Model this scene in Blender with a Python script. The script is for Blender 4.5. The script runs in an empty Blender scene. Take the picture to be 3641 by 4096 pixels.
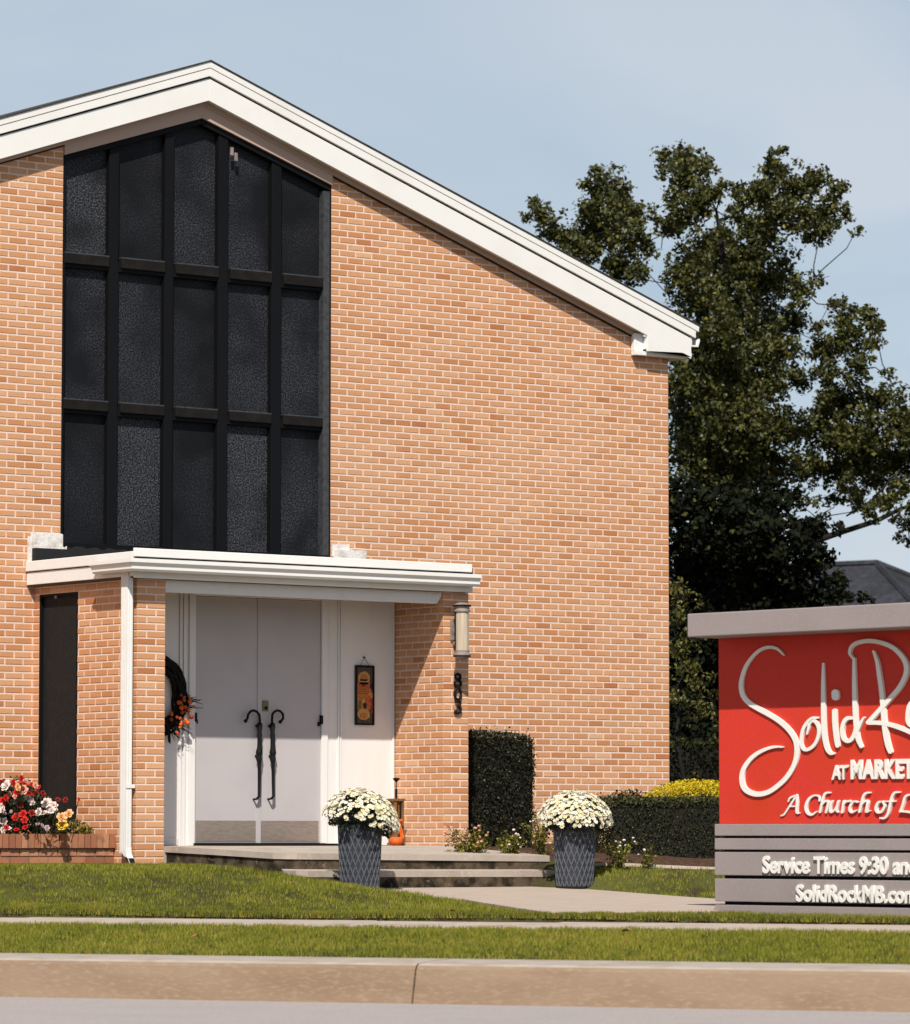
import bpy, math, random
import numpy as np
from mathutils import Vector, Matrix

random.seed(11); rng = np.random.default_rng(11)
SC = bpy.context.scene
COL = SC.collection
PI = math.pi

# ------------------------------------------------------------------ camera
EYE = Vector((-22.8645, -34.545, 1.10))
RGT = Vector((0.79797, -0.60269, 0.000738))
FWD = Vector((0.60087, 0.79566, 0.076619))
UPV = RGT.cross(FWD).normalized()
cam_d = bpy.data.cameras.new('camera'); cam = bpy.data.objects.new('camera', cam_d); COL.objects.link(cam)
R3 = Matrix((RGT, UPV, -FWD)).transposed()
cam.matrix_world = Matrix.Translation(EYE) @ R3.to_4x4()
cam_d.sensor_fit = 'HORIZONTAL'; cam_d.sensor_width = 36.0; cam_d.lens = 165.74
cam_d.clip_start = 0.5; cam_d.clip_end = 6000
cam_d.dof.use_dof = True; cam_d.dof.focus_distance = 40.0; cam_d.dof.aperture_fstop = 4.8
SC.camera = cam

# ------------------------------------------------------------------ sky, sun, exposure
SUN_EL = math.radians(49.0)
to_sun = Vector((-0.64 * math.cos(SUN_EL), -0.768 * math.cos(SUN_EL), math.sin(SUN_EL))).normalized()
W = bpy.data.worlds.new('World'); SC.world = W; W.use_nodes = True
nt = W.node_tree; nt.nodes.clear()
def N(t, **kw):
    n = nt.nodes.new(t)
    for k, v in kw.items(): setattr(n, k, v)
    return n
sky = N('ShaderNodeTexSky'); sky.sky_type = 'NISHITA'; sky.sun_disc = False
sky.sun_elevation = SUN_EL; sky.sun_rotation = math.atan2(to_sun.x, to_sun.y)
sky.air_density = 1.0; sky.dust_density = 0.6; sky.ozone_density = 1.5
tc = N('ShaderNodeTexCoord'); mp = N('ShaderNodeMapping')
mp.inputs['Rotation'].default_value = (0.1, 0.25, 0.5); mp.inputs['Scale'].default_value = (4.0, 4.0, 11.0)
no = N('ShaderNodeTexNoise'); no.inputs['Scale'].default_value = 1.3; no.inputs['Detail'].default_value = 4; no.inputs['Roughness'].default_value = 0.48
no.inputs['Distortion'].default_value = 0.6
rp = N('ShaderNodeValToRGB'); rp.color_ramp.elements[0].position = 0.30; rp.color_ramp.elements[1].position = 0.60
mx = N('ShaderNodeMix', data_type='RGBA'); mx.inputs['B'].default_value = (10.3, 11.0, 12.0, 1)
ml = N('ShaderNodeMath', operation='MULTIPLY_ADD'); ml.inputs[1].default_value = 0.85; ml.inputs[2].default_value = 0.03
bg = N('ShaderNodeBackground'); bg.inputs['Strength'].default_value = 0.060
out = N('ShaderNodeOutputWorld')
L = nt.links.new
L(tc.outputs['Generated'], mp.inputs['Vector']); L(mp.outputs['Vector'], no.inputs['Vector']); L(no.outputs['Fac'], rp.inputs['Fac'])
sx = N('ShaderNodeSeparateXYZ'); L(tc.outputs['Generated'], sx.inputs[0])
hz = N('ShaderNodeMapRange'); hz.inputs['From Min'].default_value = 0.0; hz.inputs['From Max'].default_value = 0.60; hz.inputs['To Min'].default_value = 1.0; hz.inputs['To Max'].default_value = 0.06; L(sx.outputs['Z'], hz.inputs['Value'])
mh = N('ShaderNodeMath', operation='MULTIPLY'); L(ml.outputs[0], mh.inputs[0]); L(hz.outputs['Result'], mh.inputs[1])
L(rp.outputs['Color'], ml.inputs[0]); L(mh.outputs[0], mx.inputs['Factor']); 
veil = N('ShaderNodeMix', data_type='RGBA'); veil.inputs['B'].default_value = (8.4, 10.6, 12.8, 1); vf = N('ShaderNodeMath', operation='MULTIPLY'); vf.inputs[1].default_value = 0.78
L(hz.outputs['Result'], vf.inputs[0]); L(vf.outputs[0], veil.inputs['Factor']); L(sky.outputs['Color'], veil.inputs['A']); L(veil.outputs['Result'], mx.inputs['A'])
L(mx.outputs['Result'], bg.inputs['Color']); L(bg.outputs['Background'], out.inputs['Surface'])

sun_d = bpy.data.lights.new('sun', 'SUN'); sun_d.energy = 5.0; sun_d.angle = math.radians(0.53); sun_d.color = (1.0, 0.95, 0.86)
sun = bpy.data.objects.new('sun', sun_d); COL.objects.link(sun)
sun.rotation_euler = to_sun.to_track_quat('Z', 'Y').to_euler(); sun.location = (-20, -25, 30)

SC.view_settings.view_transform = 'Standard'; SC.view_settings.look = 'None'
SC.view_settings.exposure = 0.10; SC.view_settings.gamma = 1.0; SC.view_settings.use_curve_mapping = False
SC.cycles.max_bounces = 6; SC.cycles.diffuse_bounces = 2; SC.cycles.transparent_max_bounces = 4

# ------------------------------------------------------------------ materials
def mat(name, col, rough=0.8, spec=0.35, metal=0.0, vary=None, noise=None, bump=None, tone=None, stretch=None, trans=0.0, gen=False):
    """vary=(colour2, scale, contrast lo, hi)  noise mixes a second pair  bump=(scale, strength)  tone=colour at attribute tone 1 (0 = col)"""
    m = bpy.data.materials.new(name); m.use_nodes = True
    t = m.node_tree; b = t.nodes['Principled BSDF']
    b.inputs['Roughness'].default_value = rough; b.inputs['Specular IOR Level'].default_value = spec; b.inputs['Metallic'].default_value = metal
    def nn(ty, **kw):
        n = t.nodes.new(ty)
        for k, v in kw.items(): setattr(n, k, v)
        return n
    geo = nn('ShaderNodeNewGeometry'); pos = geo.outputs['Position']
    if stretch:
        mpn = nn('ShaderNodeMapping'); mpn.inputs['Scale'].default_value = stretch; t.links.new(pos, mpn.inputs['Vector']); pos = mpn.outputs['Vector']
    rgb = nn('ShaderNodeRGB'); rgb.outputs[0].default_value = (*col, 1); cur = rgb.outputs[0]
    if tone:
        at = nn('ShaderNodeAttribute', attribute_name='tone')
        if len(tone) == 3 and not hasattr(tone[0], '__len__'):
            mxn = nn('ShaderNodeMix', data_type='RGBA'); t.links.new(at.outputs['Fac'], mxn.inputs['Factor']); t.links.new(cur, mxn.inputs['A'])
            mxn.inputs['B'].default_value = (*tone, 1); cur = mxn.outputs['Result']
        else:
            cr = nn('ShaderNodeValToRGB'); t.links.new(at.outputs['Fac'], cr.inputs['Fac'])
            els = cr.color_ramp.elements
            while len(els) < len(tone): els.new(0.5)
            for e, (p_, c_) in zip(els, tone): e.position = p_; e.color = (*c_, 1)
            cur = cr.outputs['Color']
    for v in [vary, noise]:
        if not v: continue
        c2, sc_, lo, hi = v
        nz = nn('ShaderNodeTexNoise'); nz.inputs['Scale'].default_value = sc_; nz.inputs['Detail'].default_value = 5; t.links.new(pos, nz.inputs['Vector'])
        mr = nn('ShaderNodeMapRange'); mr.inputs['From Min'].default_value = lo; mr.inputs['From Max'].default_value = hi; t.links.new(nz.outputs['Fac'], mr.inputs['Value'])
        mxn = nn('ShaderNodeMix', data_type='RGBA'); t.links.new(mr.outputs['Result'], mxn.inputs['Factor']); t.links.new(cur, mxn.inputs['A'])
        mxn.inputs['B'].default_value = (*c2, 1); cur = mxn.outputs['Result']
    t.links.new(cur, b.inputs['Base Color'])
    if bump:
        nz = nn('ShaderNodeTexNoise'); nz.inputs['Scale'].default_value = bump[0]; nz.inputs['Detail'].default_value = 4; t.links.new(pos, nz.inputs['Vector'])
        bp = nn('ShaderNodeBump'); bp.inputs['Strength'].default_value = bump[1]; bp.inputs['Distance'].default_value = bump[2] if len(bump) > 2 else 0.01
        t.links.new(nz.outputs['Fac'], bp.inputs['Height']); t.links.new(bp.outputs['Normal'], b.inputs['Normal'])
    if trans > 0:
        tr = nn('ShaderNodeBsdfTranslucent'); t.links.new(cur, tr.inputs['Color']); ms = nn('ShaderNodeMixShader'); ms.inputs['Fac'].default_value = trans
        o_ = t.nodes['Material Output']; t.links.new(b.outputs[0], ms.inputs[1]); t.links.new(tr.outputs[0], ms.inputs[2]); t.links.new(ms.outputs[0], o_.inputs['Surface'])
    return m

M = {}
M['brick'] = mat('brick', (.5, .25, .12), .85, .25, tone=[(0, (.44, .165, .065)), (.25, (.53, .235, .098)), (.5, (.585, .290, .145)), (.8, (.635, .340, .182)), (1, (.67, .395, .235))],
                 vary=((.50, .24, .115), 55, .55, .75), noise=((.66, .385, .225), .55, .50, .90), bump=(140, .5, .004))
M['mortar'] = mat('mortar', (.80, .615, .525), .95, .1, vary=((.70, .525, .44), 9, .45, .75), bump=(180, .5, .004))
M['old_brick'] = mat('planter brick', (.42, .2, .1), .9, .2, tone=[(0, (.30, .11, .06)), (.5, (.42, .18, .095)), (1, (.50, .25, .14))], vary=((.28, .14, .09), 12, .5, .72), bump=(90, .6, .005))
M['old_mortar'] = mat('planter mortar', (.40, .25, .19), .95, .1, vary=((.26, .17, .13), 12, .45, .7))
M['white'] = mat('white paint', (.83, .805, .775), .6, .3, vary=((.78, .75, .715), 2.2, .5, .8), bump=(30, .08, .004))
M['white_wall'] = mat('porch wall paint', (.80, .765, .745), .6, .35, vary=((.73, .70, .68), 3, .5, .85), stretch=(3, 3, .6))
M['flash'] = mat('weathered flashing', (.80, .76, .72), .8, .2, vary=((.60, .53, .49), 11, .5, .72), bump=(40, .6, .01))
M['door'] = mat('door paint', (.50, .465, .47), .5, .3, vary=((.465, .43, .44), 2.0, .45, .75))
M['kick'] = mat('kick plate', (.42, .34, .29), .42, .5, metal=.55, vary=((.34, .27, .22), 16, .4, .7), stretch=(1, 1, 6))
M['iron'] = mat('black iron', (.007, .007, .008), .6, .18, bump=(60, .2, .003))
M['brass'] = mat('old brass', (.16, .17, .06), .4, .5, metal=.6)
M['frame'] = mat('black window frame', (.0055, .0058, .007), .6, .12)
M['ceiling'] = mat('stained plank ceiling', (.13, .075, .04), .7, .2)
M['frame_edge'] = mat('worn grey frame edge', (.055, .057, .062), .5, .4, vary=((.03, .03, .034), 20, .4, .7))  # lighter grey for the right jamb and the plate edges
M['bar'] = mat('dark brown transom', (.010, .0085, .0075), .6, .15, vary=((.016, .013, .011), 8, .45, .7))
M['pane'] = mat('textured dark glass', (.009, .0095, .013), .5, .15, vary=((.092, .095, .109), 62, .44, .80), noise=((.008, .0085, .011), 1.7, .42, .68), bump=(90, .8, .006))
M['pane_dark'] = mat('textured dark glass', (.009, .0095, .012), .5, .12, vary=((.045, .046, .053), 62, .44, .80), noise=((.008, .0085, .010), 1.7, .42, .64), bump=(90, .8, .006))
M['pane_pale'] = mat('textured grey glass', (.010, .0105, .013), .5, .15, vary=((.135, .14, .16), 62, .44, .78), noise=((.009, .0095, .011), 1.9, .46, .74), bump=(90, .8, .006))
M['screen'] = mat('black window screen', (.011, .0115, .0125), .7, .2, vary=((.017, .018, .02), 30, .45, .7))
M['shingle'] = mat('roof shingles', (.05, .046, .045), .95, .15, vary=((.085, .078, .074), 20, .45, .7), bump=(80, .6, .01))
M['membrane'] = mat('dark roofing', (.02, .021, .021), .8, .2)
M['concrete'] = mat('pale concrete', (.44, .37, .315), .9, .2, vary=((.35, .285, .235), 3.0, .45, .72), noise=((.52, .45, .395), 17, .55, .8), bump=(60, .35, .006))
M['walk'] = mat('walk concrete', (.45, .365, .305), .9, .2, vary=((.37, .29, .235), 6, .45, .7), bump=(50, .35, .005), stretch=(.5, 3.5, 1))
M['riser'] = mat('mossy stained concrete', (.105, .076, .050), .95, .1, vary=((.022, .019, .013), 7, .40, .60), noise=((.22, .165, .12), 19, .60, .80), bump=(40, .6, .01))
M['kerb'] = mat('tan kerb concrete', (.27, .19, .128), .9, .2, vary=((.225, .150, .096), 2.4, .42, .7), noise=((.305, .225, .16), 38, .50, .75), bump=(50, .4, .006), stretch=(.6, .36, 1.6))
M['kerb_top'] = mat('grey kerb top', (.40, .345, .295), .9, .2, vary=((.32, .265, .215), 5, .45, .7), bump=(50, .4, .006))
M['road'] = mat('worn road', (.36, .312, .297), .92, .2, vary=((.33, .30, .29), 1.4, .42, .7), noise=((.48, .44, .42), 45, .52, .75), bump=(120, .5, .006))
M['soil'] = mat('lawn soil', (.060, .055, .020), 1, .1, vary=((.045, .034, .018), 5, .42, .65), noise=((.085, .09, .022), 1.2, .45, .65))
M['mulch'] = mat('brown mulch', (.10, .055, .035), 1, .1, vary=((.045, .028, .02), 25, .4, .65), bump=(30, 1, .03))
M['edging'] = mat('pale edging', (.55, .46, .40), .9, .2, vary=((.42, .34, .28), 9, .45, .7))
M['grass'] = mat('grass blades', (.1, .13, .03), .6, .25, tone=[(0, (.045, .050, .012)), (.32, (.165, .190, .016)), (.62, (.285, .285, .030)), (.86, (.42, .35, .06)), (1, (.42, .25, .09))], trans=.3)
M['dry'] = mat('dry leaf', (.26, .10, .04), .8, .2, tone=(.40, .24, .08))
M['leaf'] = mat('tree leaves', (.03, .04, .012), .5, .35, tone=[(0, (.020, .026, .008)), (.45, (.060, .064, .014)), (.8, (.125, .115, .022)), (1, (.20, .165, .032))], trans=.18)
M['dark_leaf'] = mat('dark shade and hedge leaves', (.012, .015, .008), .85, .08, tone=[(0, (.007, .009, .006)), (.7, (.014, .017, .008)), (.93, (.035, .038, .012)), (1, (.10, .095, .026))], trans=.1)  # near-black paints shade into the lower foliage; back hedge shares it
M['bark'] = mat('bark', (.10, .08, .062), .95, .1, vary=((.16, .135, .11), 6, .45, .7), bump=(14, .8, .03))
M['trim'] = mat('shade-tinted trim', (.50, .355, .285), .6, .3)  # white boards under the eave; beige carries their shade and brick bounce
M['dark_bark'] = mat('dark bark', (.02, .018, .015), .95, .1)
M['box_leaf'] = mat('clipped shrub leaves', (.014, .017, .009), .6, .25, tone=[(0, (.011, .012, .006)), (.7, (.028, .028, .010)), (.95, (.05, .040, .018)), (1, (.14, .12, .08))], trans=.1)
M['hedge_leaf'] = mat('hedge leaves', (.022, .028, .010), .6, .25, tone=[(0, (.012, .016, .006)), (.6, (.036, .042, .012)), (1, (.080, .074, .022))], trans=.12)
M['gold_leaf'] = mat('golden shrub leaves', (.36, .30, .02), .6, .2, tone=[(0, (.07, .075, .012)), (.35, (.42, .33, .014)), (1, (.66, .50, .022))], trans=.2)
M['rose_leaf'] = mat('rose leaves', (.02, .03, .014), .5, .3, tone=[(0, (.010, .014, .010)), (.6, (.024, .032, .014)), (1, (.07, .085, .025))], trans=.12)
M['weed_leaf'] = mat('flower bed leaves', (.10, .12, .03), .6, .2, tone=[(0, (.025, .03, .010)), (.5, (.13, .125, .022)), (1, (.34, .29, .05))], trans=.2)
M['mum_leaf'] = mat('mum leaves', (.02, .026, .012), .6, .2, tone=[(0, (.010, .014, .009)), (1, (.035, .042, .018))], trans=.1)
M['mum'] = mat('cream mum petals', (.84, .80, .66), .7, .2, tone=[(0, (.80, .70, .42)), (.5, (.86, .82, .68)), (1, (.88, .85, .78))], trans=.15)
M['mum_eye'] = mat('mum eye', (.62, .47, .10), .8, .2)
M['pot'] = mat('charcoal pot', (.036, .039, .048), .6, .3, vary=((.027, .029, .036), 8, .45, .7))
M['pot_rib'] = mat('charcoal pot lattice', (.105, .112, .132), .55, .3, vary=((.075, .081, .097), 20, .45, .7))
M['red_p'] = mat('red rose', (.55, .02, .015), .6, .25, trans=.15)
M['dred_p'] = mat('deep red rose', (.28, .018, .012), .6, .25, trans=.15)
M['white_p'] = mat('blush white rose', (.82, .68, .62), .65, .2, trans=.15)
M['pink_p'] = mat('salmon rose', (.78, .36, .26), .6, .2, trans=.15)
M['pale_p'] = mat('pale mauve rose', (.55, .40, .40), .65, .2, trans=.15)
M['yell_p'] = mat('yellow rose', (.80, .52, .05), .6, .2, trans=.15)
M['peach_p'] = mat('peach rose', (.85, .48, .22), .6, .2, trans=.15)
M['orange'] = mat('orange', (.66, .125, .015), .6, .3, vary=((.46, .06, .012), 18, .45, .7))
M['rust'] = mat('rust red', (.32, .055, .025), .7, .2)
M['wood'] = mat('brown stained wood', (.24, .105, .03), .6, .3, vary=((.10, .05, .02), 9, .42, .68), stretch=(6, 6, .7), bump=(40, .3, .004))
M['wreath'] = mat('dark wreath twigs', (.013, .013, .011), .9, .15)
M['print_bg'] = mat('dark print ground', (.10, .075, .055), .7, .3, vary=((.06, .045, .035), 30, .4, .7))
M['print_or'] = mat('print orange', (.50, .20, .05), .7, .3, vary=((.36, .12, .03), 40, .45, .7))
M['print_tan'] = mat('print tan', (.58, .32, .11), .7, .3, vary=((.45, .20, .06), 40, .45, .7))
M['print_red'] = mat('print red', (.50, .09, .03), .7, .3, vary=((.60, .22, .08), 60, .45, .65))
M['print_gr'] = mat('print green', (.14, .15, .03), .7, .3)
M['print_bl'] = mat('print black', (.015, .015, .022), .7, .3)
M['glass'] = mat('frosted lantern glass', (.60, .49, .36), .35, .4, vary=((.40, .33, .26), 16, .4, .7), stretch=(2.5, 2.5, .15))  # upright streaks in the colour paint highlights down the glass
M['pewter'] = mat('pewter', (.34, .275, .245), .5, .4, metal=.2, vary=((.22, .17, .15), 18, .42, .7))
M['sign_red'] = mat('sign red', (.64, .042, .014), .62, .25, vary=((.68, .040, .055), 70, .46, .66), noise=((.58, .045, .014), 1.3, .45, .75), bump=(120, .35, .004))
M['sign_grey'] = mat('sign taupe grey', (.325, .268, .262), .7, .3, vary=((.30, .248, .238), 3, .45, .7), noise=((.35, .295, .285), 60, .5, .7), bump=(150, .25, .003))
M['sign_core'] = mat('sign dark core', (.010, .010, .010), .8, .2)
M['sign_white'] = mat('sign letter white', (.86, .82, .755), .5, .4)
M['house_roof'] = mat('distant grey shingles', (.033, .034, .042), .9, .1, vary=((.052, .053, .066), 9, .42, .68), noise=((.024, .026, .026), 1.2, .45, .7))
M['house_wall'] = mat('distant house siding', (.30, .28, .26), .9, .2)
M['mat'] = mat('black door mat', (.012, .012, .012), .95, .1)

# ------------------------------------------------------------------ mesh helper
class MB:
    def __init__(s): s.v = []; s.f = []; s.t = []; s.m = []
    def add(s, vs, fs, tone=.5, mi=0):
        o = len(s.v); s.v += [tuple(q) for q in vs]; s.f += [tuple(i + o for i in f) for f in fs]; s.t += [tone] * len(fs); s.m += [mi] * len(fs); return s
    def box(s, x0, x1, y0, y1, z0, z1, tone=.5, mi=0):
        vs = [(x0, y0, z0), (x1, y0, z0), (x1, y1, z0), (x0, y1, z0), (x0, y0, z1), (x1, y0, z1), (x1, y1, z1), (x0, y1, z1)]
        return s.add(vs, [(3, 2, 1, 0), (4, 5, 6, 7), (0, 1, 5, 4), (1, 2, 6, 5), (2, 3, 7, 6), (3, 0, 4, 7)], tone, mi)
    def prism(s, pts, y0, y1, tone=.5, mi=0):
        """polygon of (x,z) points, counter-clockwise seen from -y, extruded from y0 (front) to y1"""
        n = len(pts); vs = [(x, y0, z) for x, z in pts] + [(x, y1, z) for x, z in pts]
        fs = [tuple(range(n)), tuple(range(2 * n - 1, n - 1, -1))] + [((i + 1) % n, i, n + i, n + (i + 1) % n) for i in range(n)]
        return s.add(vs, fs, tone, mi)
    def slab(s, pts, z0, z1, tone=.5, mi=0):
        """plan polygon (x,y,ztop) ccw from above; z0 = bottom level or None; z1 unused when points carry z"""
        n = len(pts); top = [(q[0], q[1], q[2] if len(q) > 2 else z1) for q in pts]; bot = [(q[0], q[1], z0) for q in pts]
        fs = [tuple(range(n)), tuple(range(2 * n - 1, n - 1, -1))] + [(i, n + i, n + (i + 1) % n, (i + 1) % n) for i in range(n)]
        return s.add(top + bot, fs, tone, mi)
    def tube(s, pts, rad, seg=8, tone=.5, mi=0, cap=True):
        pts = [Vector(q) for q in pts]
        if not hasattr(rad, '__len__'): rad = [rad] * len(pts)
        n = len(pts); vs = []; fs = []
        up = Vector((0, 0, 1)); prev = None
        for i, q in enumerate(pts):
            d = (pts[min(i + 1, n - 1)] - pts[max(i - 1, 0)])
            d = d.normalized() if d.length > 1e-9 else Vector((0, 0, 1))
            if prev is None:
                a = d.cross(up if abs(d.z) < .9 else Vector((1, 0, 0))).normalized()
            else:
                a = (prev - d * prev.dot(d)); a = a.normalized() if a.length > 1e-6 else d.orthogonal().normalized()
            prev = a; b = d.cross(a)
            for k in range(seg):
                an = 2 * PI * k / seg; vs.append(q + (a * math.cos(an) + b * math.sin(an)) * rad[i])
        for i in range(n - 1):
            for k in range(seg):
                k2 = (k + 1) % seg; fs.append((i * seg + k, i * seg + k2, (i + 1) * seg + k2, (i + 1) * seg + k))
        if cap: fs.append(tuple(range(seg - 1, -1, -1))); fs.append(tuple((n - 1) * seg + k for k in range(seg)))
        return s.add(vs, fs, tone, mi)
    def lathe(s, prof, c=(0, 0, 0), seg=24, tone=.5, mi=0):
        vs = []; fs = []; n = len(prof)
        for r, z in prof:
            for k in range(seg):
                a = 2 * PI * k / seg; vs.append((c[0] + r * math.cos(a), c[1] + r * math.sin(a), c[2] + z))
        for i in range(n - 1):
            for k in range(seg):
                k2 = (k + 1) % seg; fs.append((i * seg + k, i * seg + k2, (i + 1) * seg + k2, (i + 1) * seg + k))
        fs.append(tuple(range(seg - 1, -1, -1))); fs.append(tuple((n - 1) * seg + k for k in range(seg)))
        return s.add(vs, fs, tone, mi)
    def ball(s, c, r, seg=10, rings=7, sq=(1, 1, 1), tone=.5, mi=0):
        prof = [(max(math.sin(PI * i / rings), .001), -math.cos(PI * i / rings)) for i in range(rings + 1)]
        o = len(s.v); s.lathe([(a * r, b * r) for a, b in prof], (0, 0, 0), seg, tone, mi)
        for i in range(o, len(s.v)):
            x, y, z = s.v[i]; s.v[i] = (c[0] + x * sq[0], c[1] + y * sq[1], c[2] + z * sq[2])
        return s
    def mesh(s, name, mats, smooth=False):
        me = bpy.data.meshes.new(name); me.from_pydata(s.v, [], s.f)
        if not isinstance(mats, (list, tuple)): mats = [mats]
        for m in mats: me.materials.append(m)
        at = me.attributes.new('tone', 'FLOAT', 'FACE'); at.data.foreach_set('value', np.array(s.t, dtype=np.float32))
        if any(s.m): me.polygons.foreach_set('material_index', s.m)
        if smooth: me.polygons.foreach_set('use_smooth', [True] * len(s.f))
        me.update(); return me
    def build(s, name, mats, parent=None, smooth=False, kind=None, bevel=0):
        return put(name, s.mesh(name, mats, smooth), parent, kind, bevel)

def put(name, me, parent=None, kind=None, bevel=0):
    o = bpy.data.objects.new(name, me); COL.objects.link(o)
    if parent is not None:
        o.parent = parent; w = parent.get('_org')
        if w is not None: o.matrix_parent_inverse = Matrix.Translation(-Vector(w))
    if kind: o['kind'] = kind
    if bevel:
        b = o.modifiers.new('bevel', 'BEVEL'); b.width = bevel; b.segments = 2; b.limit_method = 'ANGLE'
    return o
def tag(o, label, cat, group=None):
    o['label'] = label; o['category'] = cat
    if group: o['group'] = group
    return o
def thing(name, loc, label, cat, group=None):
    o = bpy.data.objects.new(name, None); COL.objects.link(o); o.location = loc; o['_org'] = tuple(loc); o.empty_display_size = .2
    return tag(o, label, cat, group)
def leaf_mesh(pts, size, tones, name, m, up=.4, seed=1, aspect=.55, parent=None, kind='stuff', tri=False, folded=True):
    """many small leaf faces at the given points: one mesh"""
    r = np.random.default_rng(seed); n = len(pts)
    if not hasattr(size, '__len__'): size = size * r.uniform(.65, 1.35, n)
    nrm = r.normal(size=(n, 3)); nrm[:, 2] += up; nrm /= np.linalg.norm(nrm, axis=1)[:, None]
    a = np.cross(nrm, r.normal(size=(n, 3))); a /= np.linalg.norm(a, axis=1)[:, None]; b = np.cross(nrm, a)
    s_ = np.asarray(size)[:, None]
    P = np.asarray(pts)
    v0 = P - a * s_ * .5; v2 = P + a * s_ * .5; v1 = P + b * s_ * aspect * .5 + nrm * s_ * .1; v3 = P - b * s_ * aspect * .5 + nrm * s_ * .1
    V = np.stack([v0, v1, v2, v3], 1).reshape(-1, 3)
    idx = np.arange(n)[:, None] * 4
    F = np.concatenate([idx + [[0, 1, 2]], idx + [[0, 2, 3]]], 1).reshape(-1, 3)
    return tri_mesh(name, V, F, np.repeat(tones, 2), m, parent, kind)
def tri_mesh(name, V, F, tones, m, parent=None, kind=None):
    me = bpy.data.meshes.new(name); nf = len(F)
    me.vertices.add(len(V)); me.vertices.foreach_set('co', np.asarray(V, dtype=np.float32).ravel())
    me.loops.add(nf * 3); me.loops.foreach_set('vertex_index', np.asarray(F, dtype=np.int32).ravel())
    me.polygons.add(nf); me.polygons.foreach_set('loop_start', np.arange(nf, dtype=np.int32) * 3)
    try: me.polygons.foreach_set('loop_total', np.full(nf, 3, dtype=np.int32))
    except Exception: pass
    at = me.attributes.new('tone', 'FLOAT', 'FACE'); at.data.foreach_set('value', np.asarray(tones, dtype=np.float32))
    me.materials.append(m); me.update(calc_edges=True); me.validate()
    return put(name, me, parent, kind)
def project(q):
    d = Vector(q) - EYE; z = d.dot(FWD); k = 165.74 / 36 * 910 / z
    return 455 + d.dot(RGT) * k, 512 - d.dot(UPV) * k
def at(vx, vy, depth):
    """point at a view depth (metres) under a position of the 1817 x 2044 view of the photograph: for surveying only"""
    f = 165.74 / 36 * 1817
    return EYE + (FWD + RGT * ((vx - 908.5) / f) - UPV * ((vy - 1022) / f)) * depth

# ------------------------------------------------------------------ ground, street
K0 = Vector((-6.494, -12.869)); KD = Vector((0.514, -0.858)).normalized(); KN = Vector((0.858, 0.514)).normalized()
def street(u, s, z=0.0): q = K0 + KD * u + KN * s; return (q.x, q.y, z)
def s_of(x, y): return (Vector((x, y)) - K0).dot(KN)
def u_of(x, y): return (Vector((x, y)) - K0).dot(KD)
CTRL = []
for u in (-30, -15, -8, -4, 0, 4, 8, 15, 30, 45): CTRL.append((*street(u, 4.95)[:2], .456)); CTRL.append((*street(u, 5.4)[:2], .458))
CTRL += [(-2.3, -1.5, .80), (-4, -1.5, .79), (-6, -1.5, .79), (-10, -1.5, .84), (-1.7, -1.95, .80), (-1.6, -2.5, .80), (-1.45, -3.0, .78), (-1.5, -3.7, .74), (-1.5, -4.15, .70),
         (-1.1, -4.1, .622), (-1.1, -4.8, .60), (-1.1, -5.35, .558), (-1.1, -5.85, .512), (-1.95, -7.4, .482), (-2.75, -9.1, .468), (-1, -9.25, .470), (1, -9.5, .475), (3, -9.9, .48), (-2.5, -5.5, .60), (-3.5, -4.5, .68), (-4.5, -3, .74),
         (1.52, -4.4, .585), (1.52, -5.3, .545), (1.52, -6.2, .512), (1.5, -8, .46), (1.9, -3.95, .825), (2.75, -4.75, .775), (1.74, -4.22, .79), (2.58, -5.05, .745), (4.9, -7.4, .71), (5, -7, .74), (9, -11, .66), (3.2, -7.5, .62), (6, -11, .58),
         (2.2, -2.2, .93), (4, -1.5, .94), (6.2, -.5, .98), (3.5, -3.2, .88), (6, -3, .90), (9, 0, 1.0), (9, -5, .86), (14, 8, 1.05), (25, 25, 1.05), (-10, 10, .9), (0, 12, 1.0), (-25, 20, .9), (10, 40, 1.1), (60, 50, 1.1), (-40, 60, .9), (30, -6, .75), (60, 0, .8)]
_c = np.array(CTRL)
def _k(r2): return np.where(r2 > 1e-12, .5 * r2 * np.log(np.maximum(r2, 1e-12)), 0)
def _fit():
    n = len(_c); d2 = ((_c[:, None, :2] - _c[None, :, :2]) ** 2).sum(-1)
    A = np.zeros((n + 3, n + 3)); A[:n, :n] = _k(d2) + np.eye(n) * .15; A[:n, n] = 1; A[:n, n + 1:] = _c[:, :2]; A[n:, :n] = A[:n, n:].T
    return np.linalg.solve(A, np.concatenate([_c[:, 2], [0, 0, 0]]))
_w = _fit()
def lawn_z(x, y):
    x = np.atleast_1d(np.asarray(x, float)); y = np.atleast_1d(np.asarray(y, float))
    d2 = (x[:, None] - _c[None, :, 0]) ** 2 + (y[:, None] - _c[None, :, 1]) ** 2
    n = len(_c); return _k(d2) @ _w[:n] + _w[n] + _w[n + 1] * x + _w[n + 2] * y
def strip_z(s): return .268 + (s - .7) / 2.9 * .135 + .02 * math.sin(math.pi * (s - .7) / 2.9)
PX0, PX1 = -1.02, 1.42                                   # the front walk
def path_z(y): return np.interp(y, [-14, -12, -8.95, -6.2, -3.87], [.46, .475, .492, .528, .616])
def path_l(y): return np.interp(y, [-9.0, -5.85], [-2.62, -1.02])       # the walk widens towards the street
PY1 = -9.0

g = MB(); g.add([(-900, -900, -.03), (900, -900, -.03), (900, 900, -.03), (-900, 900, -.03)], [(0, 1, 2, 3)])
g.build('ground', M['soil'])['kind'] = 'structure'
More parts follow.
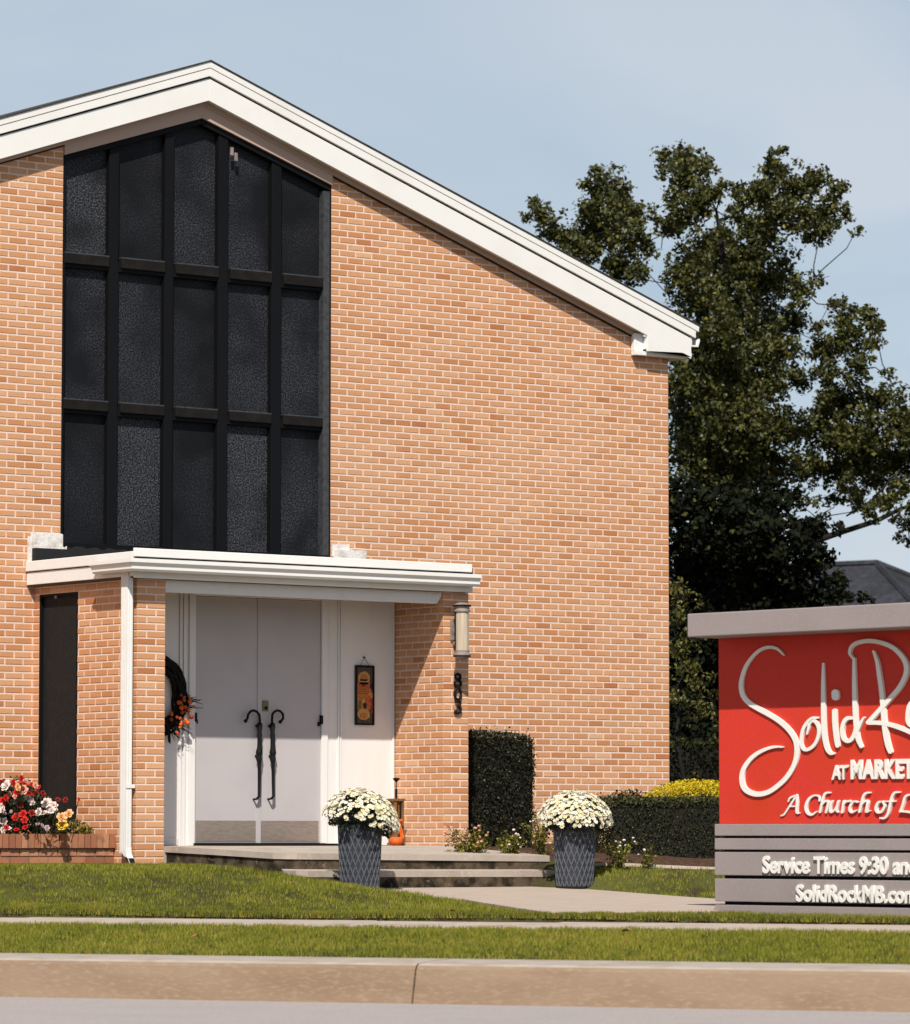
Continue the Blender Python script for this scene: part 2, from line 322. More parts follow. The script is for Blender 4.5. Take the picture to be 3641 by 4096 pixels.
# road sheet, slightly crowned
g = MB(); us = [-160, -60, -30, -15, 0, 15, 30, 60, 160]
for a, b in zip(us[:-1], us[1:]):
    prof = [(-10, -.01), (-5, .07), (-1, .012), (0, .004)]
    for (s0, z0), (s1, z1) in zip(prof[:-1], prof[1:]):
        g.add([street(a, s0, z0), street(b, s0, z0), street(b, s1, z1), street(a, s1, z1)], [(0, 1, 2, 3)])
g.build('road', M['road'])['kind'] = 'structure'
# kerb of cast lengths
kerb_o = bpy.data.objects.new('kerb', None); COL.objects.link(kerb_o); kerb_o['kind'] = 'structure'; kerb_o['_org'] = (0, 0, 0)
KP = [(-.004, -.02), (0.0, .008), (.025, .09), (.045, .17), (.062, .225), (.080, .248), (.110, .260), (.22, .266), (.70, .276), (.70, -.02)]
ju = u_of(*at(833, 1960, 27.2).xy)
def kerb_len(a, b):
    m = MB(); n = len(KP)
    vs = [street(a, s, z) for s, z in KP] + [street(b, s, z) for s, z in KP]
    for i in range(n - 1): m.add([vs[i], vs[n + i], vs[n + i + 1], vs[i + 1]], [(0, 1, 2, 3)], mi=1 if i >= 5 else 0)
    m.add(vs[:n], [tuple(range(n - 1, -1, -1))]); m.add(vs[n:], [tuple(range(n))]); return m
KLEN = 3.66; a = ju - KLEN * 8
for k in range(16):
    kerb_len(a + .006, a + KLEN - .006).build('kerbstone', [M['kerb'], M['kerb_top']], kerb_o,  ); a += KLEN
g = MB(); g.add([street(ju - 28, .012, .0), street(ju + 28, .012, .0), street(ju + 28, .095, .235), street(ju - 28, .095, .235), street(ju + 28, .68, .262), street(ju - 28, .68, .262)], [(0, 1, 2, 3), (3, 2, 4, 5)])
g.build('kerb_bed', M['riser'], kerb_o)
# sidewalk slabs
walk_o = bpy.data.objects.new('sidewalk', None); COL.objects.link(walk_o); walk_o['kind'] = 'structure'; walk_o['_org'] = (0, 0, 0)
jw = u_of(*at(200, 1840, 31.5).xy); a = jw - 1.52 * 14
for k in range(34):
    m = MB(); d = random.uniform(-.003, .003)
    m.slab([(*street(a + .006, 3.6)[:2], .402 + d), (*street(a + 1.514, 3.6)[:2], .402 + d), (*street(a + 1.514, 4.93)[:2], .428 + d), (*street(a + .006, 4.93)[:2], .428 + d)], .25, 0)
    m.build('paving_slab', M['concrete'], walk_o, bevel=.008); a += 1.52
# lawn: planting strip and the ground of the church plot
m = MB(); us = list(np.arange(-24, 30, .5)); ss = [.69, 1.0, 1.5, 2.1, 2.7, 3.2, 3.45, 3.59]
for i in range(len(us) - 1):
    for j in range(len(ss) - 1):
        m.add([street(us[i], ss[j], strip_z(ss[j])), street(us[i + 1], ss[j], strip_z(ss[j])), street(us[i + 1], ss[j + 1], strip_z(ss[j + 1])), street(us[i], ss[j + 1], strip_z(ss[j + 1]))], [(0, 1, 2, 3)])
m.build('verge', M['soil'], smooth=True)['kind'] = 'structure'
us = np.concatenate([np.arange(-120, -24, 8), np.arange(-24, 22, .4), np.arange(22, 121, 8)]); ss = np.concatenate([[4.94, 4.97], np.arange(5.1, 14, .3), np.arange(14, 40, 1.5), np.arange(40, 160, 10)])
UU, S2 = np.meshgrid(us, ss, indexing='ij'); XX = K0.x + KD.x * UU + KN.x * S2; YY = K0.y + KD.y * UU + KN.y * S2
ZZ = lawn_z(XX.ravel(), YY.ravel()).reshape(XX.shape)
far = np.clip((np.hypot(XX - 2, YY + 5) - 30) / 30, 0, 1); ZZ = ZZ * (1 - far) + .9 * far * np.clip((S2 - 5) / 10, 0, 1) + far * .45 * (1 - np.clip((S2 - 5) / 10, 0, 1))
ZZ = np.where((XX > path_l(YY) + .1) & (XX < PX1 - .1) & (YY < -3.3) & (YY > PY1 + .1), path_z(YY) - .07, ZZ)
ZZ[:, 0] = .30
V = np.stack([XX, YY, ZZ], -1).reshape(-1, 3); nu, ns = XX.shape
I = np.arange(nu * ns).reshape(nu, ns); q = np.stack([I[:-1, :-1], I[1:, :-1], I[1:, 1:], I[:-1, 1:]], -1).reshape(-1, 4)
F = np.concatenate([q[:, [0, 1, 2]], q[:, [0, 2, 3]]]); lawn = tri_mesh('lawn', V, F, np.full(len(F), .5), M['soil'], kind='structure')
# front walk in cast bays, running from the steps to the sidewalk
path_o = bpy.data.objects.new('path', None); COL.objects.link(path_o); path_o['kind'] = 'structure'; path_o['_org'] = (0, 0, 0)
ys = [-3.80, -5.10, -6.40, -7.70, PY1]
for y, y2 in zip(ys[:-1], ys[1:]):
    m = MB(); yb_ = y2 + .008; ym = (y + y2) / 2; pz = lambda v: float(path_z(v)); xl = lambda v: float(path_l(v)) if v < -5.85 else PX0
    m.slab([(xl(yb_), yb_, pz(yb_)), (PX1, yb_, pz(yb_)), (PX1, ym, pz(ym)), (PX1, y, pz(y)), (xl(y), y, pz(y)), (xl(ym), ym, pz(ym))], .2, 0)
    m.build('paving_slab', M['walk'], path_o, bevel=.006)
# mulch bed and its edging
bed = [(1.80, -3.95), (2.72, -4.80), (5.2, -7.1), (9.0, -10.6), (11, -8), (8, -3), (6.6, .4), (6.2, -.002), (2.02, -.002), (2.02, -1.8), (1.78, -1.9)]
m = MB(); zz = [float(lawn_z(*q)[0]) + .03 for q in bed]
m.add([(*q, z) for q, z in zip(bed, zz)], [tuple(range(len(bed)))]); m.add([(*q, z - .3) for q, z in zip(bed, zz)], [])
# triangulate finely so that it follows the ground
m = MB(); nb = 40
def bed_pt(i, j):
    t = i / 30; fx = np.interp(t, [0, .18, .55, 1], [1.80, 2.72, 5.2, 9.0]); fy = np.interp(t, [0, .18, .55, 1], [-3.95, -4.80, -7.1, -10.6])
    bx = np.interp(t, [0, .25, 1], [1.79, 2.05, 11]); by = np.interp(t, [0, .05, .25, 1], [-1.86, -.5, -.003, -.003])
    w_ = j / 10; x = fx + (bx - fx) * w_; y_ = fy + (by - fy) * w_
    return (x, y_, float(lawn_z(x, y_)[0]) + .008 + .02 * math.sin(i * 2.1 + j * 1.7) * (0 < j))
for i in range(30):
    for j in range(10): m.add([bed_pt(i, j), bed_pt(i + 1, j), bed_pt(i + 1, j + 1), bed_pt(i, j + 1)], [(0, 1, 2, 3)])
m.build('mulch_bed', M['mulch'], smooth=True)['kind'] = 'structure'
m = MB(); pr = [Vector(bed_pt(i, 0)) for i in range(31)]
for a_, b_ in zip(pr[:-1], pr[1:]):
    n_ = Vector((b_.y - a_.y, -(b_.x - a_.x), 0)).normalized() * .032
    vs = [a_ - n_, b_ - n_, b_ + n_, a_ + n_]; top = [q + Vector((0, 0, .012)) for q in vs]; bot = [q - Vector((0, 0, .15)) for q in vs]
    m.add(top + bot, [(0, 1, 2, 3), (4, 5, 1, 0), (6, 7, 3, 2)])
m.build('bed_edging', M['edging'])['kind'] = 'structure'
# landing and step in front of the porch
steps_o = bpy.data.objects.new('entrance_steps', None); COL.objects.link(steps_o); steps_o['kind'] = 'structure'; steps_o['_org'] = (0, 0, 0)
m = MB()
def deck(pts, bottom, lip=.055, tuck=.02):
    """cast slab: pale top with a thin pale nosing, mossy riser set back a little below it"""
    n = len(pts); c = Vector((sum(q[0] for q in pts) / n, sum(q[1] for q in pts) / n, 0)); m = MB()
    top = [Vector(q) for q in pts]; low = [q - Vector((0, 0, lip)) for q in top]
    ins = [q + (c - Vector((q.x, q.y, 0))).normalized() * tuck for q in low]; bot = [Vector((q.x, q.y, bottom)) for q in ins]
    m.add(top, [tuple(range(n))])
    for i in range(n):
        j = (i + 1) % n
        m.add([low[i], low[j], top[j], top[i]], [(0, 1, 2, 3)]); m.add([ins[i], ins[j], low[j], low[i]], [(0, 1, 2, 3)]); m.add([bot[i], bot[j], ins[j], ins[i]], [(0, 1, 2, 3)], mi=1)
    return m
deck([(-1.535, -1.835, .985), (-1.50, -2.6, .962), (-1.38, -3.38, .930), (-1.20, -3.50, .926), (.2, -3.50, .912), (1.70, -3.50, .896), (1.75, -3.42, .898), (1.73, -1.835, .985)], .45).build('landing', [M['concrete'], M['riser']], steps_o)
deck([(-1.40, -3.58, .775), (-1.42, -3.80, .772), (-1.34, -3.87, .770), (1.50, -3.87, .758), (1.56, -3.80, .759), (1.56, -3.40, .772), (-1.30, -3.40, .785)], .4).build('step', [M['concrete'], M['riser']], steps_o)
MB().box(-1.54, 1.70, -1.84, -.9, .40, .986).build('porch_floor', M['concrete'], steps_o)

# ------------------------------------------------------------------ the church
church = thing('church', (0, 0, .5), 'brick church with a white gable, tall dark window and flat roofed porch', 'church')
CX = .045; WL, WR = -6.02, 6.105
def roof_z(x, apex, k=.343): return apex - k * abs(x - CX)
PITCH = .343
# ---- brickwork: collect every brick, the 300 that show largest become objects
BL, BH, JT = .2032, .0677, .0150
bricks = []                     # (origin corner lower-left, along, out, length)
def course_wall(p0, along, out, length, z0, z1, start, zfun=None, holes=(), shift=0):
    """running bond. p0 plan point, along and out unit plan vectors; start: 0 full brick first, 1 half brick first on even courses"""
    k0 = int(round(z0 / BH)); k1 = int(math.floor(z1 / BH))
    for k in range(k0, k1):
        z = k * BH; x = 0.0; first = (k + start) % 2
        while x < length - .02:
            ln = BL if not (x == 0 and first) else BL / 2
            ln = min(ln, length - x)
            a, b = x, x + ln; x += ln
            mid = (a + b) / 2
            X = p0[0] + along[0] * mid; Y = p0[1] + along[1] * mid
            if zfun and z > zfun(X): continue
            skip = False
            for (h0, h1, hz0, hz1) in holes:
                if hz0 - .01 < z + BH / 2 < hz1 + .01:
                    if a >= h0 - .01 and b <= h1 + .01: skip = True
                    elif a < h1 and b > h0:
                        if a < h0: b = h0
                        else: a = h1
                        if b - a < .03: skip = True
            if not skip: bricks.append((p0[0] + along[0] * a, p0[1] + along[1] * a, z, along, out, b - a, (a < .001) + 2 * (b > length - .001)))
WZB = 3.86                                                 # window sill level
wtop = lambda x: 8.215 - .33 * abs(x - CX)
gz = lambda X: roof_z(X, 8.36) - .01
# gable wall: left of the window, right of the window
Lw = []
course_wall((-1.56, 0), (-1, 0), (0, -1), -1.56 - WL, .34, 8.4, 0, gz, holes=[(.285, 9, 0, .1)])
course_wall((1.64, 0), (1, 0), (0, -1), WR - 1.64, .34, 8.4, 0, gz)
course_wall((-1.56, 0), (1, 0), (0, -1), 3.2, 3.62, WZB, 0)
PL0, PL1, PR0, PR1, PF, DW = -1.845, -1.540, 1.700, 2.005, -1.83, -1.03
PT = 3.46
course_wall((PL0, PF), (1, 0), (0, -1), PL1 - PL0, .54, PT, 0)
course_wall((PR0, PF), (1, 0), (0, -1), PR1 - PR0, .54, PT, 1)
course_wall((PL0, PF), (0, 1), (-1, 0), -PF, .54, PT, 1, holes=[(PF * -1 - .785, PF * -1 - .105, 1.20, 3.385)])
course_wall((PR0, PF), (0, 1), (-1, 0), DW - PF, .9, PT, 0)
course_wall((PL1, PF), (0, 1), (1, 0), DW - PF, .9, PT, 0)
course_wall((PR1, PF), (0, 1), (1, 0), -PF, .54, PT, 0)
course_wall((WR, 0), (0, 1), (1, 0), 6.0, .6, 6.2, 1)
def brick_geo(m, b, tone):
    x, y, z, al, ou, ln, ends = b
    j = JT / 2; e = .003; h0, h1 = z + j, z + BH - j; A = Vector((al[0], al[1], 0)); O = Vector((ou[0], ou[1], 0)); P = Vector((x, y, 0))
    d = .0015 * rng.random()
    def pt(a, zz, dep): q = P + A * a + O * dep; return (q.x, q.y, zz)
    l0, l1 = (-.002 if ends & 1 else j), (ln + .002 if ends & 2 else ln - j)
    V_ = [pt(l0 + e, h0 + e, .0035 + d), pt(l1 - e, h0 + e, .0035 + d), pt(l1 - e, h1 - e, .0035 + d), pt(l0 + e, h1 - e, .0035 + d),
          pt(l0, h0, .0015), pt(l1, h0, .0015), pt(l1, h1, .0015), pt(l0, h1, .0015), pt(l0, h0, -.012), pt(l1, h0, -.012), pt(l1, h1, -.012), pt(l0, h1, -.012)]
    F_ = [(0, 1, 2, 3)] + [(4 + i, 4 + (i + 1) % 4, (i + 1) % 4, i) for i in range(4)] + [(8 + i, 8 + (i + 1) % 4, 4 + (i + 1) % 4, 4 + i) for i in range(4)]
    if A.cross(Vector((0, 0, 1))).dot(O) < 0: F_ = [f[::-1] for f in F_]
    m.add(V_, F_, tone)
def seen(b):
    x, y, z, al, ou, ln, ends = b
    mid = Vector((x + al[0] * ln / 2, y + al[1] * ln / 2, z + BH / 2)); d = mid - EYE
    face = -(d.x * ou[0] + d.y * ou[1]) / d.length
    px, py = project(mid)
    if face <= 0 or not (2 < px < 908 and 2 < py < 1020): return 0
    if y > -.01 and -1.84 < x < 2.0 and z < 3.75 and ou[1] < 0: return 0
    if ou[0] > 0: return 0
    return face * ln / d.length ** 2
tones = [min(1, max(0, rng.normal(.53, .19) - (.32 if rng.random() < .028 else 0))) for _ in bricks]
order = sorted(range(len(bricks)), key=lambda i: -seen(bricks[i])); chosen = set(order[:300])
wall = MB()
# mortar backing: gable wall with the window opening left open, side and back walls, porch piers
e_ = -.0005
wall.prism([(WL, .3), (-1.56, .3), (-1.56, roof_z(-1.56, 8.40)), (WL, roof_z(WL, 8.40))], e_, .22)
wall.prism([(1.64, .3), (WR, .3), (WR, roof_z(WR, 8.40)), (1.64, roof_z(1.64, 8.40))], e_, .22)
wall.prism([(-1.56, 3.5), (1.64, 3.5), (1.64, WZB), (-1.56, WZB)], e_, .22)
wall.prism([(-1.56, wtop(-1.56) + .02), (CX, wtop(CX) + .02), (CX, 8.40), (-1.56, roof_z(-1.56, 8.40))], .0, .22)
wall.prism([(CX, wtop(CX) + .02), (1.64, wtop(1.64) + .02), (1.64, roof_z(1.64, 8.40)), (CX, 8.40)], .0, .22)
wall.box(WL, WL + .22, .22, 17, .3, 6.25); wall.box(WR - .22, WR + e_, .22, 17, .3, 6.25); wall.box(WL + .22, WR - .22, 16.78, 17, .3, 6.25)
wall.prism([(WL + .22, 6.25), (WR - .22, 6.25), (WR - .22, 6.3), (CX, 8.38), (WL + .22, 6.3)], 16.78, 17)
wall.box(PL0 - e_, PL1 + e_, PF - e_, -.795, .4, PT); wall.box(PL0 - e_, PL1 + e_, -.795, -.11, .4, 1.20); wall.box(PL0 - e_, PL1 + e_, -.795, -.11, 3.385, PT); wall.box(PL0 - e_, PL1 + e_, -.11, -.001, .4, PT)
wall.box(PR0 - e_, PR1 + e_, PF - e_, -.001, .4, PT)
wall_o = wall.build('wall', M['mortar'], church)
m = MB()
for i, b in enumerate(bricks):
    if i not in chosen: brick_geo(m, b, tones[i])
m.build('brickwork', M['brick'], wall_o, kind='stuff')
cache = {}
for i in order[:300]:
    x, y, z, al, ou, ln, ends = bricks[i]
    key = (round(ln, 3), al, ou, ends, int(tones[i] * 12))
    if key not in cache:
        mm = MB(); brick_geo(mm, (0, 0, 0, al, ou, ln, ends), tones[i]); cache[key] = mm.mesh('brick', M['brick'])
    o = put('brick', cache[key], wall_o); o.location = (x, y, z)

# ---- roof and white gable trim
def gable_strip(m, apex0, apex1, y0, y1, xl, xr, k=PITCH, tone=.5, mi=0):
    """band parallel to the roof slope between heights apex0 (low) and apex1 (high)"""
    l0, l1, r0, r1 = roof_z(xl, apex0, k), roof_z(xl, apex1, k), roof_z(xr, apex0, k), roof_z(xr, apex1, k)
    m.prism([(xl, l0), (CX, apex0), (CX, apex1), (xl, l1)], y0, y1, tone, mi); m.prism([(CX, apex0), (xr, r0), (xr, r1), (CX, apex1)], y0, y1, tone, mi)
EL, ER = 2 * CX - 6.32, 6.32
m = MB(); gable_strip(m, 8.770, 8.782, -.176, 17.2, 2 * CX - 6.42, 6.42); m.build('roof', M['shingle'], church)
m = MB(); gable_strip(m, 8.375, 8.600, -.140, -.120, EL, ER)
for sgn in (1, -1):
    fx = lambda x: x if sgn > 0 else 2 * CX - x
    pts = [(fx(5.703), roof_z(5.703, 8.38)), (fx(5.703), 6.263), (fx(6.32), 6.282), (fx(6.32), roof_z(6.32, 8.40))]
    m.prism(pts if sgn > 0 else pts[::-1], -.141, -.119)
m.build('rake_board', M['white'], church, bevel=.004)
m = MB(); gable_strip(m, 8.618, 8.700, -.160, -.12, 2 * CX - 6.37, 6.37); gable_strip(m, 8.702, 8.768, -.166, -.12, 2 * CX - 6.41, 6.41); m.build('crown_moulding', M['white'], church, bevel=.005)
m = MB(); gable_strip(m, 8.56, 8.765, -.121, -.002, EL + .01, ER - .01); m.build('rafter_board', M['membrane'], church)
m = MB(); gable_strip(m, 8.395, 8.415, -.119, .0, EL + .6, ER - .6); m.build('soffit', M['white'], church)
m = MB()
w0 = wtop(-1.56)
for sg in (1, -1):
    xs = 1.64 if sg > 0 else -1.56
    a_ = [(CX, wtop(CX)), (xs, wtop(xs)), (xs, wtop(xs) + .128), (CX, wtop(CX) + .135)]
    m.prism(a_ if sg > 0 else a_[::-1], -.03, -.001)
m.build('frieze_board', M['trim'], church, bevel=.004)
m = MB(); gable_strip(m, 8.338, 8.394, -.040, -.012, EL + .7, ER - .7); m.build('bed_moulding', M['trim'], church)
m = MB(); gable_strip(m, 8.322, 8.3375, -.026, -.012, EL + .7, ER - .7); m.build('shadow_strip', M['membrane'], church)  # dark strip painted for the shadow between bed moulding and brick
for sgn in (1, -1):
    fx = lambda x: x if sgn > 0 else 2 * CX - x
    m = MB(); a_, b_ = sorted((fx(5.58), fx(6.30))); m.box(a_, b_, -.095, -.012, 6.222, 6.268)
    a_, b_ = sorted((fx(5.58), fx(5.70))); m.box(a_, b_, -.07, -.012, 6.268, 6.46); a_, b_ = sorted((fx(5.701), fx(6.31))); m.box(a_, b_, -.117, -.013, 6.29, 6.42)
    a_, b_ = sorted((fx(6.107), fx(6.30))); m.box(a_, b_, -.002, 17, 6.22, 6.30); m.build('eave_return', M['white'], church, bevel=.004)
    m = MB(); a_, b_ = sorted((fx(6.322), fx(6.445)))
    pr = [(6.322, 6.47), (6.322, 6.36), (6.42, 6.36), (6.445, 6.42), (6.445, 6.45), (6.43, 6.45), (6.41, 6.385), (6.335, 6.375), (6.335, 6.47)]
    pr = [(fx(x), z) for x, z in pr]; m.prism(pr[::-1] if sgn < 0 else pr, -.135, 17); m.build('eave_gutter', M['white'], church)
# ---- gable window
win = MB(); DEP = .10
XS = [-1.56, -1.535, -1.018, -.909, -.366, -.266, .269, .383, .917, 1.033, 1.545, 1.626, 1.64]
win.box(-1.56, -1.535, -.004, DEP + .05, WZB, wtop(-1.56)); win.box(1.626, 1.64, -.004, DEP + .05, WZB, wtop(1.64) + .005)
win.box(-1.535, 1.626, -.004, DEP + .05, WZB - .005, WZB + .05)
for sg in (1, -1):
    xs = 1.626 if sg > 0 else -1.535
    a_ = [(CX, wtop(CX) - .06), (xs, wtop(xs) - .06), (xs, wtop(xs) - .001), (CX, wtop(CX) - .001)]
    win.prism(a_ if sg > 0 else a_[::-1], -.003, DEP + .05)
window_o = win.build('window', M['frame'], church, bevel=.003)
MB().box(1.548, 1.625, .004, DEP + .05, WZB + .051, wtop(1.64) - .06).build('jamb', M['frame_edge'], window_o)
cols = [(-1.535, -1.018), (-.909, -.366), (-.266, .269), (.383, .917), (1.033, 1.546)]
ROWS = [(WZB + .05, 5.175), (5.315, 6.60), (6.745, 9)]
for a_, b_ in zip(cols[:-1], cols[1:]):
    x0, x1 = a_[1], b_[0]; m = MB(); zt0, zt1 = wtop(x0) - .061, wtop(x1) - .061
    if x0 < CX < x1: m.prism([(x0, WZB + .05), (x1, WZB + .05), (x1, zt1), (CX, wtop(CX) - .061), (x0, zt0)], .012, DEP + .04)
    else: m.prism([(x0, WZB + .05), (x1, WZB + .05), (x1, zt1), (x0, zt0)], .012, DEP + .04)
    m.build('mullion', M['frame'], window_o, bevel=.004)
for ci, (x0, x1) in enumerate(cols):
    for z0, z1 in ((5.175, 5.315), (6.60, 6.745)):
        m = MB(); m.box(x0 + .002, x1 - .002, .020, DEP + .03, z0, z1 - .05); tr = m.build('transom', M['frame'], window_o)
        MB().box(x0 + .03 * (ci > 0), x1 - .006, -.004, .055, z0 + .035, z1 - .012).build('cover_plate', M['bar'], tr, bevel=.004)
        m = MB(); m.box(x0 + .03 * (ci > 0), x1 - .006, .0, .05, z1 - .0115, z1); m.build('plate_edge', M['frame_edge'], tr)
    for ri, (z0, z1) in enumerate(ROWS):
        m = MB()
        if ri < 2: m.box(x0 + .001, x1 - .001, DEP - .02, DEP, z0, z1)
        else:
            a_, b_ = wtop(x0) - .061, wtop(x1) - .061
            if x0 < CX < x1: m.prism([(x0 + .001, z0), (x1 - .001, z0), (x1 - .001, b_), (CX, wtop(CX) - .061), (x0 + .001, a_)], DEP - .02, DEP)
            else: m.prism([(x0 + .001, z0), (x1 - .001, z0), (x1 - .001, b_), (x0 + .001, a_)], DEP - .02, DEP)
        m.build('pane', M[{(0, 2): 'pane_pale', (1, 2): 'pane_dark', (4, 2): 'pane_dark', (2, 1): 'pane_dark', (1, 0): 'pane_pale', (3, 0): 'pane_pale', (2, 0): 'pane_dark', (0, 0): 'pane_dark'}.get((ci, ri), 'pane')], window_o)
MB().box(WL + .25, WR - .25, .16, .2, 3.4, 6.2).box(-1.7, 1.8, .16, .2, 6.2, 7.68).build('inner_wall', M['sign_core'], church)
MB().box(.395, .43, -.012, .0, 7.88, 7.96).box(.445, .48, -.012, .0, 7.83, 7.91).build('clip', M['pewter'], window_o)
# ---- patched flashing above the porch roof
def ragged(m, x0, x1, z0, z1, y0, y1, seed, n=9, amp=.009):
    r = random.Random(seed); P = []
    for i in range(n): P.append((x0 + (x1 - x0) * i / (n - 1), z0 + r.uniform(-amp, amp) * .5))
    for i in range(n): P.append((x1 - (x1 - x0) * i / (n - 1), z1 + r.uniform(-amp, amp)))
    m.prism(P, y0, y1)
m = MB(); ragged(m, -1.90, -1.565, 3.83, 3.985, -.06, -.012, 3); m.box(-1.935, -1.905, -.05, -.012, 3.66, 3.95); ragged(m, -1.60, -1.53, 3.76, 3.86, -.075, -.062, 5, 5); m.build('flashing', M['flash'], church)
m = MB(); ragged(m, 1.665, 2.06, 3.72, 3.975, -.05, -.012, 8); ragged(m, 1.645, 1.86, 3.90, 4.03, -.03, -.0125, 9, 6); m.build('flashing', M['flash'], church)
m = MB(); m.box(-1.90, 1.645, -.11, -.013, 3.70, 3.835); ragged(m, -1.5, -.7, 3.83, 3.862, -.05, -.012, 12, 16, .012); m.build('upstand', M['membrane'], church)  # dark roofing, also filling in the shadowed gap below the flashing
# ---- porch
m = MB().box(-1.93, PR1 - .012, PF - .09, -.012, 3.60, 3.70); m.build('porch_roof', M['membrane'], church)  # roof slab; its dark front edge doubles as painted shadow above the gutter
m = MB().box(-1.955, PR1 - .04, PF - .12, PF - .09, 3.655, 3.735).box(-1.955, -1.925, PF - .088, -.012, 3.608, 3.705); m.build('drip_cap', M['white'], church, bevel=.005)
m = MB().box(-1.94, PR1 - .01, PF - .088, PF - .07, 3.46, 3.598).box(-1.94, -1.922, PF - .068, -.013, 3.478, 3.598); m.build('fascia', M['white'], church, bevel=.004)
m = MB().box(-1.92, PR1 - .015, PF - .068, -.014, 3.462, 3.476); m.build('ceiling', M['ceiling'], church)
m = MB().box(PL1 + .005, PR0 - .06, PF + .02, PF + .10, 3.345, 3.46).prism([(PR0 - .06, 3.345), (PR0 - .004, 3.42), (PR0 - .004, 3.46), (PR0 - .06, 3.46)], PF + .02, PF + .10); m.build('header_board', M['white_wall'], church, bevel=.004)
# gutter with its mitred corner, downspout
def gutter_profile(k=1.0): return [(0, .115), (0, .018), (.018, 0), (.075, 0), (.088, .02), (.088, .058), (.112, .080), (.112, .115), (.104, .115), (.104, .084), (.080, .062), (.080, .024), (.070, .008), (.022, .008), (.008, .02), (.008, .115)]
G0 = 3.515; yb = PF - .121; xb = -1.956
m = MB(); gp = gutter_profile(); n = len(gp)
secs = [lambda d, z: (PR1 - .015, yb - d, G0 + z), lambda d, z: (xb - d, yb - d, G0 + z), lambda d, z: (xb - d, -1.36 + .05 * (z / .115), G0 + z)]
rows = [[s(d, z) for d, z in gp] for s in secs]
for a_, b_ in zip(rows[:-1], rows[1:]):
    for i in range(n): m.add([a_[i], a_[(i + 1) % n], b_[(i + 1) % n], b_[i]], [(3, 2, 1, 0)])
m.add(rows[0][:8], [tuple(range(8))]); m.add(rows[-1][:8], [tuple(range(7, -1, -1))])
gut = m.build('gutter', M['white'], church)
dsx, dsy = -1.925, -1.775
def rect_tube(m, pts, hx, hy):
    rings = []
    for q in pts: rings.append([(q[0] - hx, q[1] - hy, q[2]), (q[0] + hx, q[1] - hy, q[2]), (q[0] + hx, q[1] + hy, q[2]), (q[0] - hx, q[1] + hy, q[2])])
    for a_, b_ in zip(rings[:-1], rings[1:]):
        for i in range(4): m.add([a_[i], a_[(i + 1) % 4], b_[(i + 1) % 4], b_[i]], [(0, 1, 2, 3)])
    m.add(rings[0], [(3, 2, 1, 0)]); m.add(rings[-1], [(0, 1, 2, 3)]); return m
m = rect_tube(MB(), [(dsx, dsy, .92), (dsx, dsy, 3.53)], .030, .055)
for k in (-.028, 0, .028): m.box(dsx - .0335, dsx - .0302, dsy + k - .006, dsy + k + .006, .93, 3.5)
for k in (-.014, .014): m.box(dsx + k - .005, dsx + k + .005, dsy - .0585, dsy - .0552, .93, 3.5)
ds = m.build('downspout', M['white'], church, bevel=.004)
m = MB()
sh = [(0, .98), (-.01, .93), (-.075, .862), (-.13, .835)]
rings = []
for k, (dy, z) in enumerate(sh):
    t = .054; ang = k / 3 * .9
    rings.append([(dsx - .032, dsy + dy - t * math.cos(ang), z - t * math.sin(ang)), (dsx + .032, dsy + dy - t * math.cos(ang), z - t * math.sin(ang)), (dsx + .032, dsy + dy + t * math.cos(ang), z + t * math.sin(ang)), (dsx - .032, dsy + dy + t * math.cos(ang), z + t * math.sin(ang))])
for a_, b_ in zip(rings[:-1], rings[1:]):
    for i in range(4): m.add([a_[i], a_[(i + 1) % 4], b_[(i + 1) % 4], b_[i]], [(3, 2, 1, 0)])
m.build('elbow', M['white'], ds)
q = rings[-1]; c_ = sum((Vector(x) for x in q), Vector()) / 4
MB().add([tuple(Vector(x) + (c_ - Vector(x)) * .12 + Vector((0, -.0015, -.001))) for x in q], [(3, 2, 1, 0)]).build('outlet', M['iron'], ds)
MB().box(dsx - .035, dsx + .06, dsy - .064, dsy - .0605, 1.52, 1.555).box(dsx + .031, PL0 - .011, dsy - .045, dsy - .025, 1.52, 1.555).build('strap', M['white'], ds)
# side window of the porch
m = MB(); m.box(PL0 - .002, PL0 + .10, -.79, -.765, 1.20, 3.385).box(PL0 - .002, PL0 + .10, -.125, -.10, 1.20, 3.385).box(PL0 - .002, PL0 + .10, -.765, -.125, 3.36, 3.385).box(PL0 - .002, PL0 + .10, -.765, -.125, 1.20, 1.225)
sw = m.build('side_window', M['frame'], church)
MB().box(PL0 + .03, PL0 + .04, -.766, -.124, 1.224, 3.361).build('screen', M['screen'], sw)
MB().ball((PL0 - .004, -.40, 3.35), .016, 8, 6).build('knob', M['pewter'], sw)
# door wall, frame, doors
DL, DR, DM, DT, DB = -.675, .800, .0625, 3.375, 1.012
m = MB().box(PL1 + .012, DL - .075, DW, DW + .06, .98, 3.47).box(DR + .075, PR0 - .012, DW, DW + .06, .98, 3.47).box(DL - .075, DR + .075, DW, DW + .06, DT + .07, 3.47)
dw_o = m.build('door_wall', M['white_wall'], church)
tb = []
for x in (-.845, -.80): tb.append((x - .012, x + .012, DW - .018, DW - .001, .98, 3.40))
tb += [(1.0, 1.018, DW - .016, DW - .001, .98, 3.40), (1.03, 1.046, DW - .012, DW - .001, .98, 3.40), (1.665, 1.687, DW - .014, DW - .001, .98, 3.46), (PL1 + .014, DL - .19, DW - .012, DW - .001, .99, 1.06), (1.05, 1.66, DW - .012, DW - .001, .99, 1.06)]
for q in tb: MB().box(*q).build('trim', M['white_wall'], dw_o, bevel=.003)
